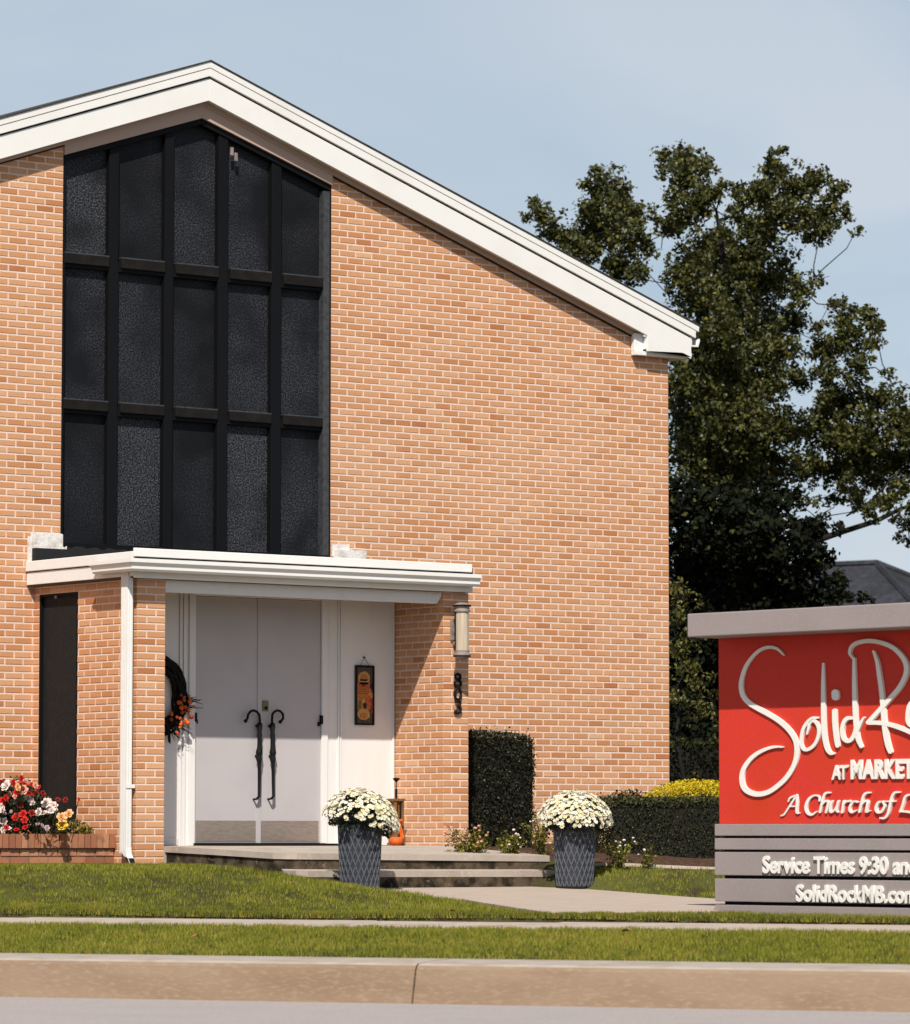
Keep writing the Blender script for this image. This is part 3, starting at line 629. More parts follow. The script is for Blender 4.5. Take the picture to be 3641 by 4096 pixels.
m = MB().box(DL - .075, DL - .003, DW - .022, DW + .05, .985, DT + .07).box(DR + .003, DR + .075, DW - .022, DW + .05, .985, DT + .07).box(DL - .003, DR + .003, DW - .022, DW + .05, DT + .004, DT + .07)
m.build('door_frame', M['white_wall'], church, bevel=.004)
MB().box(DL - .002, DR + .002, DW + .06, DW + .08, .985, DT + .003).build('door_back', M['sign_core'], church)
MB().box(DL - .02, DR + .02, DW - .07, DW + .05, .986, 1.010).build('threshold', M['iron'], church)
for side in (-1, 1):
    x0, x1 = (DL, DM - .0035) if side < 0 else (DM + .0035, DR)
    d = MB().box(x0, x1, DW + .004, DW + .05, DB, DT).build('door', M['door'], church, bevel=.004)
    if side > 0: MB().box(DM - .012, DM + .03, DW - .006, DW + .0035, DB, DT).build('astragal', M['door'], d)
    MB().box(x0 + .02, x1 - .02, DW + .0005, DW + .0038, DB + .012, DB + .215).build('kick_plate', M['kick'], d)
    yh = DW - .055
    if side < 0:
        hook = [(-.122, 2.184), (-.102, 2.208), (-.093, 2.247), (-.067, 2.277), (-.031, 2.288), (.009, 2.275), (.035, 2.249), (.042, 2.205), (.042, 2.167)]
        body = [(.042, 2.17), (.043, 2.14), (.042, 2.08), (.042, 2.05), (.042, 2.0), (.041, 1.93), (.038, 1.89), (.038, 1.872), (.038, 1.85), (.036, 1.83), (.038, 1.80), (.04, 1.76), (.040, 1.6), (.038, 1.462), (.012, 1.435)]
    else:
        hook = [(.283, 2.182), (.318, 2.216), (.313, 2.259), (.283, 2.286), (.250, 2.293), (.213, 2.279), (.190, 2.252), (.187, 2.208), (.187, 2.17)]
        body = [(.190, 2.17), (.191, 2.14), (.193, 2.08), (.194, 2.05), (.195, 2.0), (.196, 1.93), (.198, 1.89), (.198, 1.872), (.199, 1.85), (.197, 1.83), (.199, 1.80), (.201, 1.76), (.203, 1.6), (.206, 1.462), (.182, 1.438)]
    rb = [.022, .030, .020, .025, .022, .024, .033, .034, .020, .030, .024, .017, .0155, .0145, .012]
    m = MB(); m.tube([(x, yh, z) for x, z in hook], [.016] + [.0125] * (len(hook) - 1), 8); m.tube([(x, yh, z) for x, z in body], rb, 9)
    for k in (1, 8): m.tube([(body[k][0], yh, body[k][1]), (body[k][0], DW + .003, body[k][1])], .014, 7)
    m.tube([(body[-1][0], yh, body[-1][1]), (body[-1][0], DW + .003, body[-1][1] - .004)], .010, 7); m.ball((hook[0][0], yh, hook[0][1]), .019, 8, 6)
    m.build('handle', M['iron'], d, smooth=True)
    xx = DL if side < 0 else DR
    MB().box(xx - .012, xx + .012, DW - .028, DW + .0035, 2.17, 2.255).box(xx - .005 + side * -.03, xx + .02 - .015 + side * -.02, DW - .02, DW + .003, 2.15, 2.19).build('hinge', M['iron'], d)
MB().box(.112, .176, DW - .012, DW + .0035, 2.285, 2.385).build('lock_plate', M['brass'], d, bevel=.003)
MB().ball((.144, DW - .016, 2.315), .017, 10, 6).build('lock_cylinder', M['iron'], d)

# ------------------------------------------------------------------ the sign
SO = Vector((-.889, -8.955, 0)); SU = Vector((.103, -.995, 0)).normalized(); SN = Vector((-.995, -.103, 0)).normalized()
sign = thing('monument_sign', SO + Vector((0, 0, .5)), 'red church sign with white script lettering on a grey slatted base', 'sign')
SW = 3.3
def sp(u, z, n=0.0): q = SO + SU * u + SN * n; return (q.x, q.y, z)
def sbox(m, u0, u1, z0, z1, n0, n1, tone=.5, mi=0):
    vs = [sp(u0, z0, n1), sp(u1, z0, n1), sp(u1, z0, n0), sp(u0, z0, n0), sp(u0, z1, n1), sp(u1, z1, n1), sp(u1, z1, n0), sp(u0, z1, n0)]
    return m.add(vs, [(3, 2, 1, 0), (4, 5, 6, 7), (0, 1, 5, 4), (1, 2, 6, 5), (2, 3, 7, 6), (3, 0, 4, 7)], tone, mi)
panel = sbox(MB(), .004, SW - .004, 1.18, 2.668, -.32, 0).build('panel', M['sign_red'], sign, bevel=.006)
sbox(MB(), .005, SW + .02, 2.667, 2.853, -.66, .36).build('cap', M['sign_grey'], sign, bevel=.008)
sbox(MB(), .055, SW - .06, .40, 1.179, -.30, -.012).build('core', M['sign_core'], sign)
for z0, z1 in ((1.067, 1.180), (.9575, 1.067 + .0198 - .0), (.7465, .957), (.538, .7465), (.40, .5375)):
    pass
for k, (z0, z1) in enumerate(((1.0870, 1.1805), (.9772, 1.0670), (.7730, .9574), (.5649, .7463), (.40, .5378))):
    sbox(MB(), -.008, SW + .008, z0, z1, -.36, .04).build('board', M['sign_grey'], sign, bevel=.004)
def smooth_line(pts, ws, sub=5):
    P = [Vector((*q, w)) for q, w in zip(pts, ws)]; P = [P[0] * 2 - P[1]] + P + [P[-1] * 2 - P[-2]]; out_ = []
    for i in range(1, len(P) - 2):
        for k in range(sub):
            t = k / sub; a, b, c, d = P[i - 1], P[i], P[i + 1], P[i + 2]
            out_.append(.5 * ((2 * b) + (c - a) * t + (2 * a - 5 * b + 4 * c - d) * t * t + (3 * b - 3 * c + d - a) * t ** 3))
    out_.append(P[-2]); return out_
def ribbon(pts, ws, n0, n1, sub=5, usc=.74):
    """brush stroke standing off the panel: front face, sides, rounded ends"""
    C_ = smooth_line(pts, ws, sub) if len(pts) > 2 else [Vector((*q, w)) for q, w in zip(pts, ws)]
    left, right = [], []
    for i, c in enumerate(C_):
        d = C_[min(i + 1, len(C_) - 1)] - C_[max(i - 1, 0)]; d = Vector((d.x * usc, d.y)); d = d.normalized() if d.length > 0 else Vector((0, 1))
        nrm = Vector((-d.y / usc, d.x)) * max(c.z, .004) * .5
        left.append((c.x + nrm.x, c.y + nrm.y)); right.append((c.x - nrm.x, c.y - nrm.y))
    def capend(c, d, a0):
        return [(c.x + (d.x * math.cos(t) - d.y * math.sin(t)) / usc * c.z * .5, c.y + (d.y * math.cos(t) + d.x * math.sin(t)) * c.z * .5) for t in a0]
    m = MB(); k = len(C_)
    for i in range(k - 1):
        q = [left[i], right[i], right[i + 1], left[i + 1]]; f = [sp(*x, n1) for x in q]
        m.add(f, [(0, 1, 2, 3)])
        for a, b in ((left[i + 1], left[i]), (right[i], right[i + 1])): m.add([sp(*a, n0), sp(*b, n0), sp(*b, n1), sp(*a, n1)], [(0, 1, 2, 3)])
    for e, sgn in ((0, -1), (-1, 1)):
        c = C_[e]; d = (C_[1] - C_[0]) if e == 0 else (C_[-1] - C_[-2]); d = Vector((d.x * usc, d.y)).normalized() * sgn
        arc = capend(c, d, [-PI / 2 + PI * t / 6 for t in range(7)]); m.add([sp(*x, n1) for x in arc], [tuple(range(7))])
        for a, b in zip(arc[:-1], arc[1:]): m.add([sp(*a, n0), sp(*b, n0), sp(*b, n1), sp(*a, n1)], [(0, 1, 2, 3)])
    return m
SCRIPT={'S':([(0.730,2.511),(0.673,2.556),(0.614,2.576),(0.543,2.578),(0.459,2.554),(0.375,2.495),(0.315,2.427),(0.275,2.340),(0.266,2.270),(0.289,2.199),(0.349,2.145),(0.445,2.099),(0.563,2.049),(0.669,1.998),(0.763,1.936),(0.833,1.865),(0.862,1.796),(0.861,1.718),(0.831,1.640),(0.760,1.554),(0.666,1.486),(0.559,1.434),(0.452,1.417),(0.357,1.431),(0.291,1.471),(0.270,1.541),(0.286,1.611),(0.346,1.681),(0.430,1.736),(0.537,1.774),(0.632,1.790),(0.713,1.786)],[0.011,0.023,0.030,0.030,0.030,0.031,0.035,0.038,0.042,0.045,0.047,0.047,0.047,0.047,0.047,0.047,0.047,0.045,0.044,0.044,0.044,0.045,0.049,0.049,0.049,0.047,0.044,0.040,0.037,0.031,0.024,0.012]),
'o':([(1.085,2.010),(1.032,2.007),(0.976,1.975),(0.933,1.924),(0.915,1.864),(0.912,1.803),(0.938,1.767),(0.984,1.764),(1.042,1.793),(1.083,1.844),(1.099,1.904),(1.084,1.956),(1.042,1.990),(1.003,1.970),(0.988,1.927),(0.973,1.885)],[0.019,0.031,0.031,0.031,0.031,0.031,0.031,0.031,0.031,0.031,0.031,0.031,0.031,0.026,0.023,0.014]),
'l':([(1.149,2.433),(1.147,2.343),(1.146,2.239),(1.147,2.127),(1.148,2.015),(1.153,1.912),(1.164,1.834),(1.187,1.765),(1.218,1.733),(1.250,1.728)],[0.018,0.028,0.035,0.040,0.042,0.044,0.044,0.042,0.035,0.023]),
'i':([(1.264,2.060),(1.266,1.978),(1.274,1.901),(1.285,1.832),(1.294,1.789)],[0.042,0.044,0.044,0.044,0.040]),
'dot':([(1.274,2.200),(1.276,2.169)],[0.068,0.068]),
'd':([(1.449,1.999),(1.401,2.000),(1.362,1.968),(1.345,1.908),(1.357,1.848),(1.400,1.823),(1.443,1.838),(1.478,1.889),(1.492,1.948)],[0.024,0.037,0.037,0.037,0.037,0.037,0.037,0.037,0.037]),
'dstem':([(1.472,2.462),(1.473,2.360),(1.474,2.248),(1.478,2.120),(1.483,2.009),(1.492,1.914),(1.508,1.837),(1.542,1.777)],[0.024,0.031,0.037,0.040,0.040,0.040,0.038,0.030]),
'dtail':([(1.489,1.880),(1.528,1.944),(1.570,2.002)],[0.035,0.030,0.016]),
'Rbowl':([(1.462,2.467),(1.431,2.507),(1.452,2.556),(1.520,2.585),(1.634,2.594),(1.758,2.576),(1.876,2.534),(1.964,2.467),(2.008,2.396),(2.002,2.320),(1.940,2.228),(1.850,2.150),(1.754,2.071),(1.674,2.009),(1.617,1.963)],[0.018,0.023,0.031,0.037,0.040,0.040,0.040,0.040,0.040,0.040,0.040,0.040,0.040,0.038,0.038]),
'Rleg':([(1.623,1.961),(1.707,1.960),(1.797,1.950),(1.909,1.925),(2.039,1.883),(2.131,1.844),(2.196,1.822)],[0.040,0.040,0.040,0.040,0.040,0.038,0.026]),
'Rstem':([(1.676,2.512),(1.712,2.430),(1.733,2.327),(1.755,2.199),(1.770,2.071),(1.780,1.960),(1.796,1.858),(1.818,1.781),(1.840,1.734)],[0.019,0.031,0.037,0.040,0.042,0.044,0.045,0.045,0.038]),
'o2':([(2.122,2.118),(2.072,2.115),(2.035,2.074),(2.021,2.006),(2.026,1.956),(2.065,1.929),(2.115,1.954),(2.149,2.012),(2.153,2.079),(2.122,2.118)],[0.035,0.035,0.035,0.035,0.035,0.035,0.035,0.035,0.035,0.035]),
'c2':([(2.288,2.127),(2.244,2.128),(2.205,2.087),(2.193,2.020),(2.214,1.960),(2.275,1.951),(2.330,1.983)],[0.021,0.035,0.035,0.035,0.035,0.035,0.021]),
'k2':([(2.379,2.477),(2.378,2.351),(2.379,2.225),(2.380,2.058),(2.384,1.932)],[0.021,0.035,0.038,0.038,0.035]),
'k3':([(2.496,2.189),(2.441,2.123),(2.386,2.066)],[0.019,0.035,0.035]),
'k4':([(2.391,2.066),(2.450,1.998),(2.504,1.930),(2.558,1.899)],[0.035,0.037,0.037,0.021])}
CALLI={'A1':([(0.688,1.246),(0.718,1.255),(0.756,1.294),(0.804,1.350),(0.853,1.404)],[0.013,0.015,0.015,0.016,0.020]),
'A2':([(0.856,1.406),(0.861,1.352),(0.856,1.294),(0.859,1.269),(0.881,1.266)],[0.021,0.027,0.027,0.024,0.013]),
'A3':([(0.780,1.318),(0.861,1.320)],[0.013,0.013]),
'A4':([(0.766,1.357),(0.782,1.382),(0.814,1.396),(0.860,1.405)],[0.011,0.017,0.017,0.014]),
'C':([(1.097,1.361),(1.094,1.392),(1.052,1.404),(1.001,1.386),(0.966,1.346),(0.955,1.299),(0.975,1.264),(1.017,1.253),(1.065,1.277)],[0.017,0.017,0.015,0.023,0.030,0.030,0.027,0.020,0.012]),
'h1':([(1.208,1.423),(1.173,1.423),(1.146,1.403),(1.122,1.339),(1.102,1.274)],[0.014,0.019,0.022,0.023,0.023]),
'h2':([(1.117,1.321),(1.153,1.355),(1.190,1.355),(1.183,1.316),(1.166,1.271)],[0.012,0.020,0.023,0.023,0.020]),
'u1':([(1.231,1.357),(1.213,1.310),(1.215,1.274),(1.250,1.284),(1.283,1.327)],[0.020,0.023,0.023,0.015,0.012]),
'u2':([(1.297,1.357),(1.278,1.292),(1.290,1.271)],[0.021,0.022,0.013]),
'r1':([(1.355,1.357),(1.335,1.270)],[0.022,0.022]),
'r2':([(1.345,1.324),(1.381,1.354),(1.418,1.357)],[0.011,0.017,0.021]),
'c':([(1.496,1.349),(1.459,1.355),(1.427,1.326),(1.415,1.292),(1.437,1.270),(1.483,1.285)],[0.017,0.016,0.023,0.024,0.021,0.011]),
'hh1':([(1.625,1.420),(1.589,1.419),(1.559,1.395),(1.536,1.332),(1.517,1.274)],[0.014,0.019,0.022,0.023,0.023]),
'hh2':([(1.529,1.314),(1.567,1.353),(1.602,1.353),(1.595,1.308),(1.587,1.273),(1.621,1.281)],[0.012,0.020,0.023,0.023,0.020,0.011]),
'oo':([(1.749,1.353),(1.710,1.343),(1.687,1.299),(1.705,1.269),(1.749,1.279),(1.778,1.322),(1.749,1.353)],[0.014,0.023,0.026,0.023,0.023,0.023,0.014]),
'f1':([(1.925,1.422),(1.880,1.419),(1.850,1.381),(1.829,1.313),(1.809,1.256),(1.771,1.223),(1.729,1.226)],[0.014,0.020,0.023,0.024,0.023,0.017,0.013]),
'f2':([(1.780,1.353),(1.879,1.353)],[0.014,0.014]),
'L1':([(2.059,1.403),(2.014,1.400),(1.984,1.381),(1.962,1.324),(1.938,1.277)],[0.012,0.017,0.021,0.022,0.020]),
'L2':([(1.931,1.275),(1.990,1.274),(2.065,1.262)],[0.015,0.020,0.013])}

# one letter or word = one part; strokes of a letter differ by a millimetre in height
GR = {'S': ['S'], 'o': ['o'], 'l': ['l'], 'i': ['i'], 'dot': ['dot'], 'd': ['d', 'dstem', 'dtail'], 'R': ['Rstem', 'Rleg', 'Rbowl'], 'o2': ['o2'], 'c2': ['c2'], 'k': ['k2', 'k3', 'k4']}
h = 0
for ch, ks in GR.items():
    m = MB()
    for k_ in ks:
        h += 1; r_ = ribbon(SCRIPT[k_][0], [w * .82 for w in SCRIPT[k_][1]], .002, .017 + .0010 * h); m.add(r_.v, r_.f)
    m.build('letter', M['sign_white'], panel)
h = 0
for ks in (['A1', 'A2', 'A3', 'A4'], ['C'], ['h1', 'h2'], ['u1', 'u2'], ['r1', 'r2'], ['c'], ['hh1', 'hh2'], ['oo'], ['f1', 'f2'], ['L1', 'L2']):
    m = MB()
    for k_ in ks:
        h += 1; r_ = ribbon(CALLI[k_][0], [w * .80 for w in CALLI[k_][1]], .002, .012 + .0007 * h, 4); m.add(r_.v, r_.f)
    m.build('letter', M['sign_white'], panel)
def text_part(txt, u0, u1, z0, zcap, n0, n1, bold, parent, space=1.0, shear=0.0, font_w=None):
    """raised lettering: flat text outline, fitted to its width and cap height on the sign face"""
    cu = bpy.data.curves.new('lettering', 'FONT'); cu.body = txt; cu.size = 1; cu.offset = bold; cu.space_character = space; cu.shear = shear; cu.extrude = .5; cu.resolution_u = 3
    ob = bpy.data.objects.new('lettering', cu); COL.objects.link(ob); dg = bpy.context.evaluated_depsgraph_get(); dg.update()
    me = bpy.data.meshes.new_from_object(ob.evaluated_get(dg)); bpy.data.objects.remove(ob)
    n = len(me.vertices); co = np.empty(n * 3, np.float32); me.vertices.foreach_get('co', co); co = co.reshape(-1, 3)
    capf = bpy.data.curves.new('lettering', 'FONT'); capf.body = 'H'; capf.size = 1; capf.offset = bold
    ob = bpy.data.objects.new('lettering', capf); COL.objects.link(ob); dg = bpy.context.evaluated_depsgraph_get(); dg.update(); mc = bpy.data.meshes.new_from_object(ob.evaluated_get(dg)); bpy.data.objects.remove(ob)
    hc = max(v.co.y for v in mc.vertices); lo = min(v.co.y for v in mc.vertices); bpy.data.meshes.remove(mc)
    x0, x1 = co[:, 0].min(), co[:, 0].max()
    U_ = u0 + (co[:, 0] - x0) / (x1 - x0) * (u1 - u0); Z_ = z0 + (co[:, 1] - lo) / (hc - lo) * (zcap - z0); N_ = n0 + (co[:, 2] + .5) * (n1 - n0)
    P_ = np.stack([SO.x + SU.x * U_ + SN.x * N_, SO.y + SU.y * U_ + SN.y * N_, Z_], 1)
    me.vertices.foreach_set('co', P_.astype(np.float32).ravel()); me.flip_normals() if False else None
    me.materials.clear(); me.materials.append(M['sign_white']); me.update()
    return put('lettering', me, parent)
text_part('AT', 1.231, 1.397, 1.524, 1.637, .002, .022, .034, panel, .9)
text_part('MARKET', 1.426, 2.072, 1.525, 1.677, .002, .018, .050, panel, 1.06)
bd = {o.name: o for o in sign.children}
boards = sorted([o for o in sign.children if o.name.startswith('board')], key=lambda o: o.name)
text_part('Service Times 9:30 and', .525, 2.125, .7927, .9286, .0415, .058, .034, boards[2], 1.02)
text_part('SolidRockMB.com', .881, 2.125, .5735, .7074, .0415, .058, .034, boards[3], 1.02)

# ------------------------------------------------------------------ pots of mums
def potted_mum(x, y, z, lean, label, seed):
    t = thing('potted_mum', (x, y, z), label, 'potted plant', 'pots of white mums beside the steps'); r = random.Random(seed)
    def rad(h): return .162 + .034 * (h / .66) ** .8 + (.012 if h > .60 else 0)
    prof = [(rad(h), h) for h in np.linspace(0, .60, 13)] + [(.212, .602), (.214, .645), (.204, .66), (.185, .655), (.18, .60)]
    MB().lathe([(a, b) for a, b in prof], (x, y, z), 40).build('pot', M['pot'], t, smooth=True)
    m = MB(); K = 22
    for k in range(K):
        for sg in (1, -1):
            pts = []
            for i in range(15):
                h_ = .02 + .55 * i / 14; a = 2 * PI * k / K + sg * h_ * 2.05 + .3; q = rad(h_) + .0015; pts.append((x + q * math.cos(a), y + q * math.sin(a), z + h_))
            m.tube(pts, .0068, 5)
    m.build('lattice_ribs', M['pot_rib'], t)
    # flower dome: leaf mass below, blossoms over the top
    c = Vector((x, y, z + .60)); ax = Vector((lean[0], lean[1], 1)).normalized(); e1 = ax.orthogonal().normalized(); e2 = ax.cross(e1)
    pts = []; rr = np.random.default_rng(seed)
    for _ in range(2600):
        a = rr.uniform(0, 2 * PI); ph = rr.uniform(0, PI / 2 * 1.25); q = rr.uniform(.5, .97)
        pts.append(c + (e1 * math.cos(a) * math.sin(ph) * .315 + e2 * math.sin(a) * math.sin(ph) * .315 + ax * max(math.cos(ph), -.3) * .27) * q)
    leaf_mesh(np.array([tuple(p_) for p_ in pts]), .035, rr.uniform(0, 1, len(pts)), 'leaves', M['mum_leaf'], seed=seed, parent=t)
    m = MB(); F_ = 0
    for _ in range(1250):
        a = r.uniform(0, 2 * PI); ph = math.acos(1 - r.random() * 1.06); q = r.uniform(.96, 1.05)
        if ph > 1.40 and r.random() < .45: continue
        if seed == 4 and ph > .75 and math.cos(a) * e1.x + math.sin(a) * e2.x < -.1 and r.random() < .45: continue
        d = e1 * math.cos(a) * math.sin(ph) + e2 * math.sin(a) * math.sin(ph) + ax * math.cos(ph)
        p_ = c + (e1 * math.cos(a) * math.sin(ph) * .335 + e2 * math.sin(a) * math.sin(ph) * .335 + ax * math.cos(ph) * .285) * q
        d = (d + Vector((r.uniform(-.4, .4), r.uniform(-.4, .4), r.uniform(-.1, .5)))).normalized(); a1 = d.orthogonal().normalized(); b1 = d.cross(a1); s_ = r.uniform(.017, .026); tn = r.random()
        vs = [p_ - d * .004]
        for i in range(14):
            an = 2 * PI * i / 14; w_ = s_ * (1.0 if i % 2 else .66); vs.append(p_ + (a1 * math.cos(an) + b1 * math.sin(an)) * w_ + d * (.008 if i % 2 else .002))
        m.add(vs, [(0, 1 + i, 1 + (i + 1) % 14) for i in range(14)], tn)
        m.add([p_ + d * .003 + (a1 * math.cos(2 * PI * i / 6) + b1 * math.sin(2 * PI * i / 6)) * s_ * .28 for i in range(6)], [tuple(range(6))], .5, 1)
    m.build('blossoms', [M['mum'], M['mum_eye']], t, kind='stuff')
    return t
potted_mum(-1.02, -4.22, path_z(-4.22), (.20, -.10), 'charcoal lattice pot of leaning white mums before the doors', 4)
potted_mum(1.40, -4.25, path_z(-4.25), (-.02, -.05), 'charcoal lattice pot of white mums at the right end of the steps', 9)

# ------------------------------------------------------------------ low brick planter with roses
planter = thing('brick_planter', (-4, -1.46, .84), 'low brown brick planter with an upright brick cap left of the porch', 'planter')
PYF = -1.47; PX_R = PL0 - .012; PX_L = -6.0; PZT = 1.097
MB().box(PX_L, PX_R, PYF + .012, PYF + .20, .55, PZT - .012).build('mortar_core', M['old_mortar'], planter)
pc = {}
def planter_brick(x0, x1, z0, z1, y0, y1, tone):
    key = (round(x1 - x0, 3), round(z1 - z0, 3), round(y1 - y0, 3), int(tone * 7))
    if key not in pc: pc[key] = MB().box(0, x1 - x0, 0, y1 - y0, 0, z1 - z0, tone).mesh('brick', M['old_brick'])
    o = put('brick', pc[key], planter); o.location = (x0, y0, z0)
x = PX_R; k = 0
while x > PX_L + .1:
    d = random.uniform(-.004, .004); planter_brick(x - .0675 + .0045, x - .0045, PZT - .128, PZT + d * .5, PYF - .030 + d, PYF + .17 + d, random.random()); x -= .0675; k += 1
for row in range(4):
    z0 = PZT - .138 - .0677 * (row + 1); x = PX_R - (.1016 if row % 2 else 0)
    if row % 2: planter_brick(PX_R - .1016 + .005, PX_R - .002, z0 + .006, z0 + .0617, PYF, PYF + .09, random.random())
    while x > PX_L + .2:
        d = random.uniform(-.003, .003); planter_brick(x - .2032 + .005, x - .005, z0 + .006, z0 + .0617, PYF + d, PYF + .09 + d, random.random()); x -= .2032
m = MB()
for i in range(24):
    for j in range(5):
        q = lambda i, j: (PX_L + .0 + (PX_R - PX_L) * i / 24, PYF + .19 + (1.25) * j / 5, PZT - .05 + .02 * math.sin(i * 1.9 + j * 2.3))
        m.add([q(i, j), q(i + 1, j), q(i + 1, j + 1), q(i, j + 1)], [(0, 1, 2, 3)])
m.build('soil', M['mulch'], planter)
FL = [(80, 310, 'white_p', .085), (55, 320, 'white_p', .06), (190, 280, 'red_p', .06), (290, 215, 'red_p', .05), (250, 265, 'pink_p', .05), (330, 290, 'red_p', .05), (310, 370, 'pink_p', .075), (220, 410, 'red_p', .05), (205, 460, 'pink_p', .045),
      (400, 420, 'red_p', .05), (430, 300, 'red_p', .04), (480, 310, 'pink_p', .05), (520, 335, 'red_p', .04), (240, 335, 'peach_p', .055), (340, 255, 'pink_p', .05), (395, 495, 'white_p', .06), (432, 540, 'white_p', .05), (580, 420, 'dred_p', .05), (480, 415, 'dred_p', .05), (80, 480, 'red_p', .05),
      (40, 520, 'red_p', .06), (20, 600, 'white_p', .06), (30, 640, 'white_p', .05), (620, 545, 'white_p', .075), (665, 530, 'white_p', .05), (720, 585, 'white_p', .065), (690, 640, 'white_p', .065), (520, 665, 'white_p', .06), (590, 680, 'white_p', .055), (650, 685, 'white_p', .05), (735, 630, 'white_p', .045),
      (830, 740, 'peach_p', .075), (815, 725, 'pink_p', .05), (925, 690, 'peach_p', .07), (835, 850, 'yell_p', .085), (870, 800, 'yell_p', .04), (510, 825, 'pale_p', .035), (570, 850, 'pale_p', .035), (635, 880, 'pale_p', .04), (220, 730, 'red_p', .06), (200, 750, 'red_p', .05), (330, 775, 'red_p', .055), (310, 690, 'red_p', .06),
      (340, 870, 'red_p', .05), (220, 905, 'red_p', .045), (20, 790, 'white_p', .07), (60, 800, 'white_p', .06), (100, 890, 'white_p', .06), (85, 875, 'red_p', .04), (40, 910, 'white_p', .05), (270, 565, 'dred_p', .06), (430, 680, 'dred_p', .055), (780, 500, 'dred_p', .04), (880, 505, 'dred_p', .04), (20, 275, 'dred_p', .05), (1060, 495, 'red_p', .03), (130, 420, 'pink_p', .035), (150, 660, 'pale_p', .025), (60, 690, 'pale_p', .03)]
def rose_mesh(matname, seed):
    r = random.Random(seed); m = MB()
    for ring, (n_, rr_, tilt, ln) in enumerate([(6, .30, .15, .62), (5, .18, .75, .52), (4, .08, 1.25, .45)]):
        for i in range(n_):
            a = 2 * PI * i / n_ + ring * .6 + r.uniform(-.2, .2); d = Vector((math.cos(a), math.sin(a), 0)); s_ = Vector((-math.sin(a), math.cos(a), 0)); up = Vector((0, 0, 1))
            b = d * .06; tip = d * (rr_ + ln * .35 * math.cos(tilt)) + up * (ln * .5 * math.sin(tilt)); mid = (b + tip) * .5 - up * .06
            w_ = .26; m.add([b, mid - s_ * w_ * .9, tip - s_ * w_ * .5, tip + d * .05, tip + s_ * w_ * .5, mid + s_ * w_ * .9], [(0, 1, 2, 3), (0, 3, 4, 5)])
    return m.mesh('blossom', M[matname])
roses = {}
bushes = [('rose_bush', -2.70, 'dark leaved rose bush with red and white roses at the left edge', 0, 260), ('rose_bush', -2.40, 'rose bush with white roses before the porch side window', 260, 700), ('rose_bush', -2.06, 'small rose plant with yellow and peach roses beside the porch', 700, 1300)]
bush_o = []
for nm, bx, lb, lo, hi in bushes:
    t = thing(nm, (bx, -.95, PZT - .03), lb, 'rose bush', 'rose bushes in the brick planter'); bush_o.append((t, lo, hi))
rr = np.random.default_rng(5)
def bush_leaves(t, boxes, n, size, m, seed, name='leaves', kind='stuff'):
    r = np.random.default_rng(seed); P = []
    for cx, cy, cz, rx, ry, rz, w in boxes:
        k_ = int(n * w); d = r.normal(size=(k_, 3)); d /= np.linalg.norm(d, axis=1)[:, None]; q = d * (r.uniform(.1, 1, (k_, 1)) ** .45) * [rx, ry, rz] + [cx, cy, cz]; P.append(q)
    P = np.concatenate(P); return leaf_mesh(P, size, r.uniform(0, 1, len(P)), name, m, seed=seed, parent=t, kind=kind)
bush_leaves(bush_o[0][0], [(-2.76, -1.0, 1.32, .32, .26, .25, .55), (-2.62, -.95, 1.42, .26, .22, .22, .3), (-3.2, -.95, 1.38, .35, .26, .28, .35)], 3600, .045, M['rose_leaf'], 31)
bush_leaves(bush_o[1][0], [(-2.38, -.95, 1.27, .22, .22, .20, .7), (-2.30, -1.05, 1.18, .24, .2, .13, .3)], 1900, .042, M['rose_leaf'], 32)
bush_leaves(bush_o[2][0], [(-2.08, -1.05, 1.15, .17, .18, .10, .7), (-1.95, -1.1, 1.12, .09, .12, .07, .3)], 420, .04, M['weed_leaf'], 33)
fr = random.Random(3)
for zx, zy, mn, sz in FL:
    vx, vy = zx / 3.365 / 2.004, (3050 + zy / 3.365) / 2.004
    for t, lo, hi in bush_o:
        if lo <= zx < hi: break
    q = at(vx, vy, 38.42 + fr.uniform(-.14, .14)); key = (mn, fr.randrange(3))
    if key not in roses: roses[key] = rose_mesh(*key)
    o = put('blossom', roses[key], t); s_ = sz * 1.25
    dirv = (EYE - q).normalized() * .7 + Vector((fr.uniform(-.5, .5), fr.uniform(-.5, .5), fr.uniform(.1, .7)))
    o.matrix_basis = Matrix.Translation(q) @ dirv.to_track_quat('Z', 'Y').to_matrix().to_4x4() @ Matrix.Diagonal((s_, s_, s_, 1))
    root = Vector((q.x + fr.uniform(-.1, .1), q.y + .12, PZT - .03)); MB().tube([root, (root + q) / 2 + Vector((fr.uniform(-.03, .03), .03, 0)), q], .0035, 4, cap=False).build('stem', M['rose_leaf'], t)

# ------------------------------------------------------------------ things on the porch
# lantern
lan = thing('wall_lantern', (1.82, PF, 3.08), 'frosted cylinder wall lantern with pewter caps on the right porch pier', 'lantern')
lx, ly = 1.800, -2.0
MB().box(1.775, 1.865, PF - .03, PF - .009, 2.99, 3.20).ball((1.82, PF - .035, 2.955), .026, 10, 7).build('back_plate', M['pewter'], lan, bevel=.004)
MB().tube([(1.82, PF - .02, 3.05), (1.80, PF - .10, 3.05), (lx, ly + .05, 2.90)], .012, 7).box(lx - .070, lx - .060, ly + .01, ly + .03, 2.87, 3.30).build('arm', M['iron'], lan)
MB().lathe([(.068, 0), (.068, .40)], (lx, ly, 2.875), 24).build('glass', M['glass'], lan, smooth=False)
MB().lathe([(.082, 0), (.082, .014), (.074, .02), (.074, .05), (.088, .055), (.088, .068), (.05, .085), (.01, .09)], (lx, ly, 3.262), 24).build('top_cap', M['pewter'], lan)
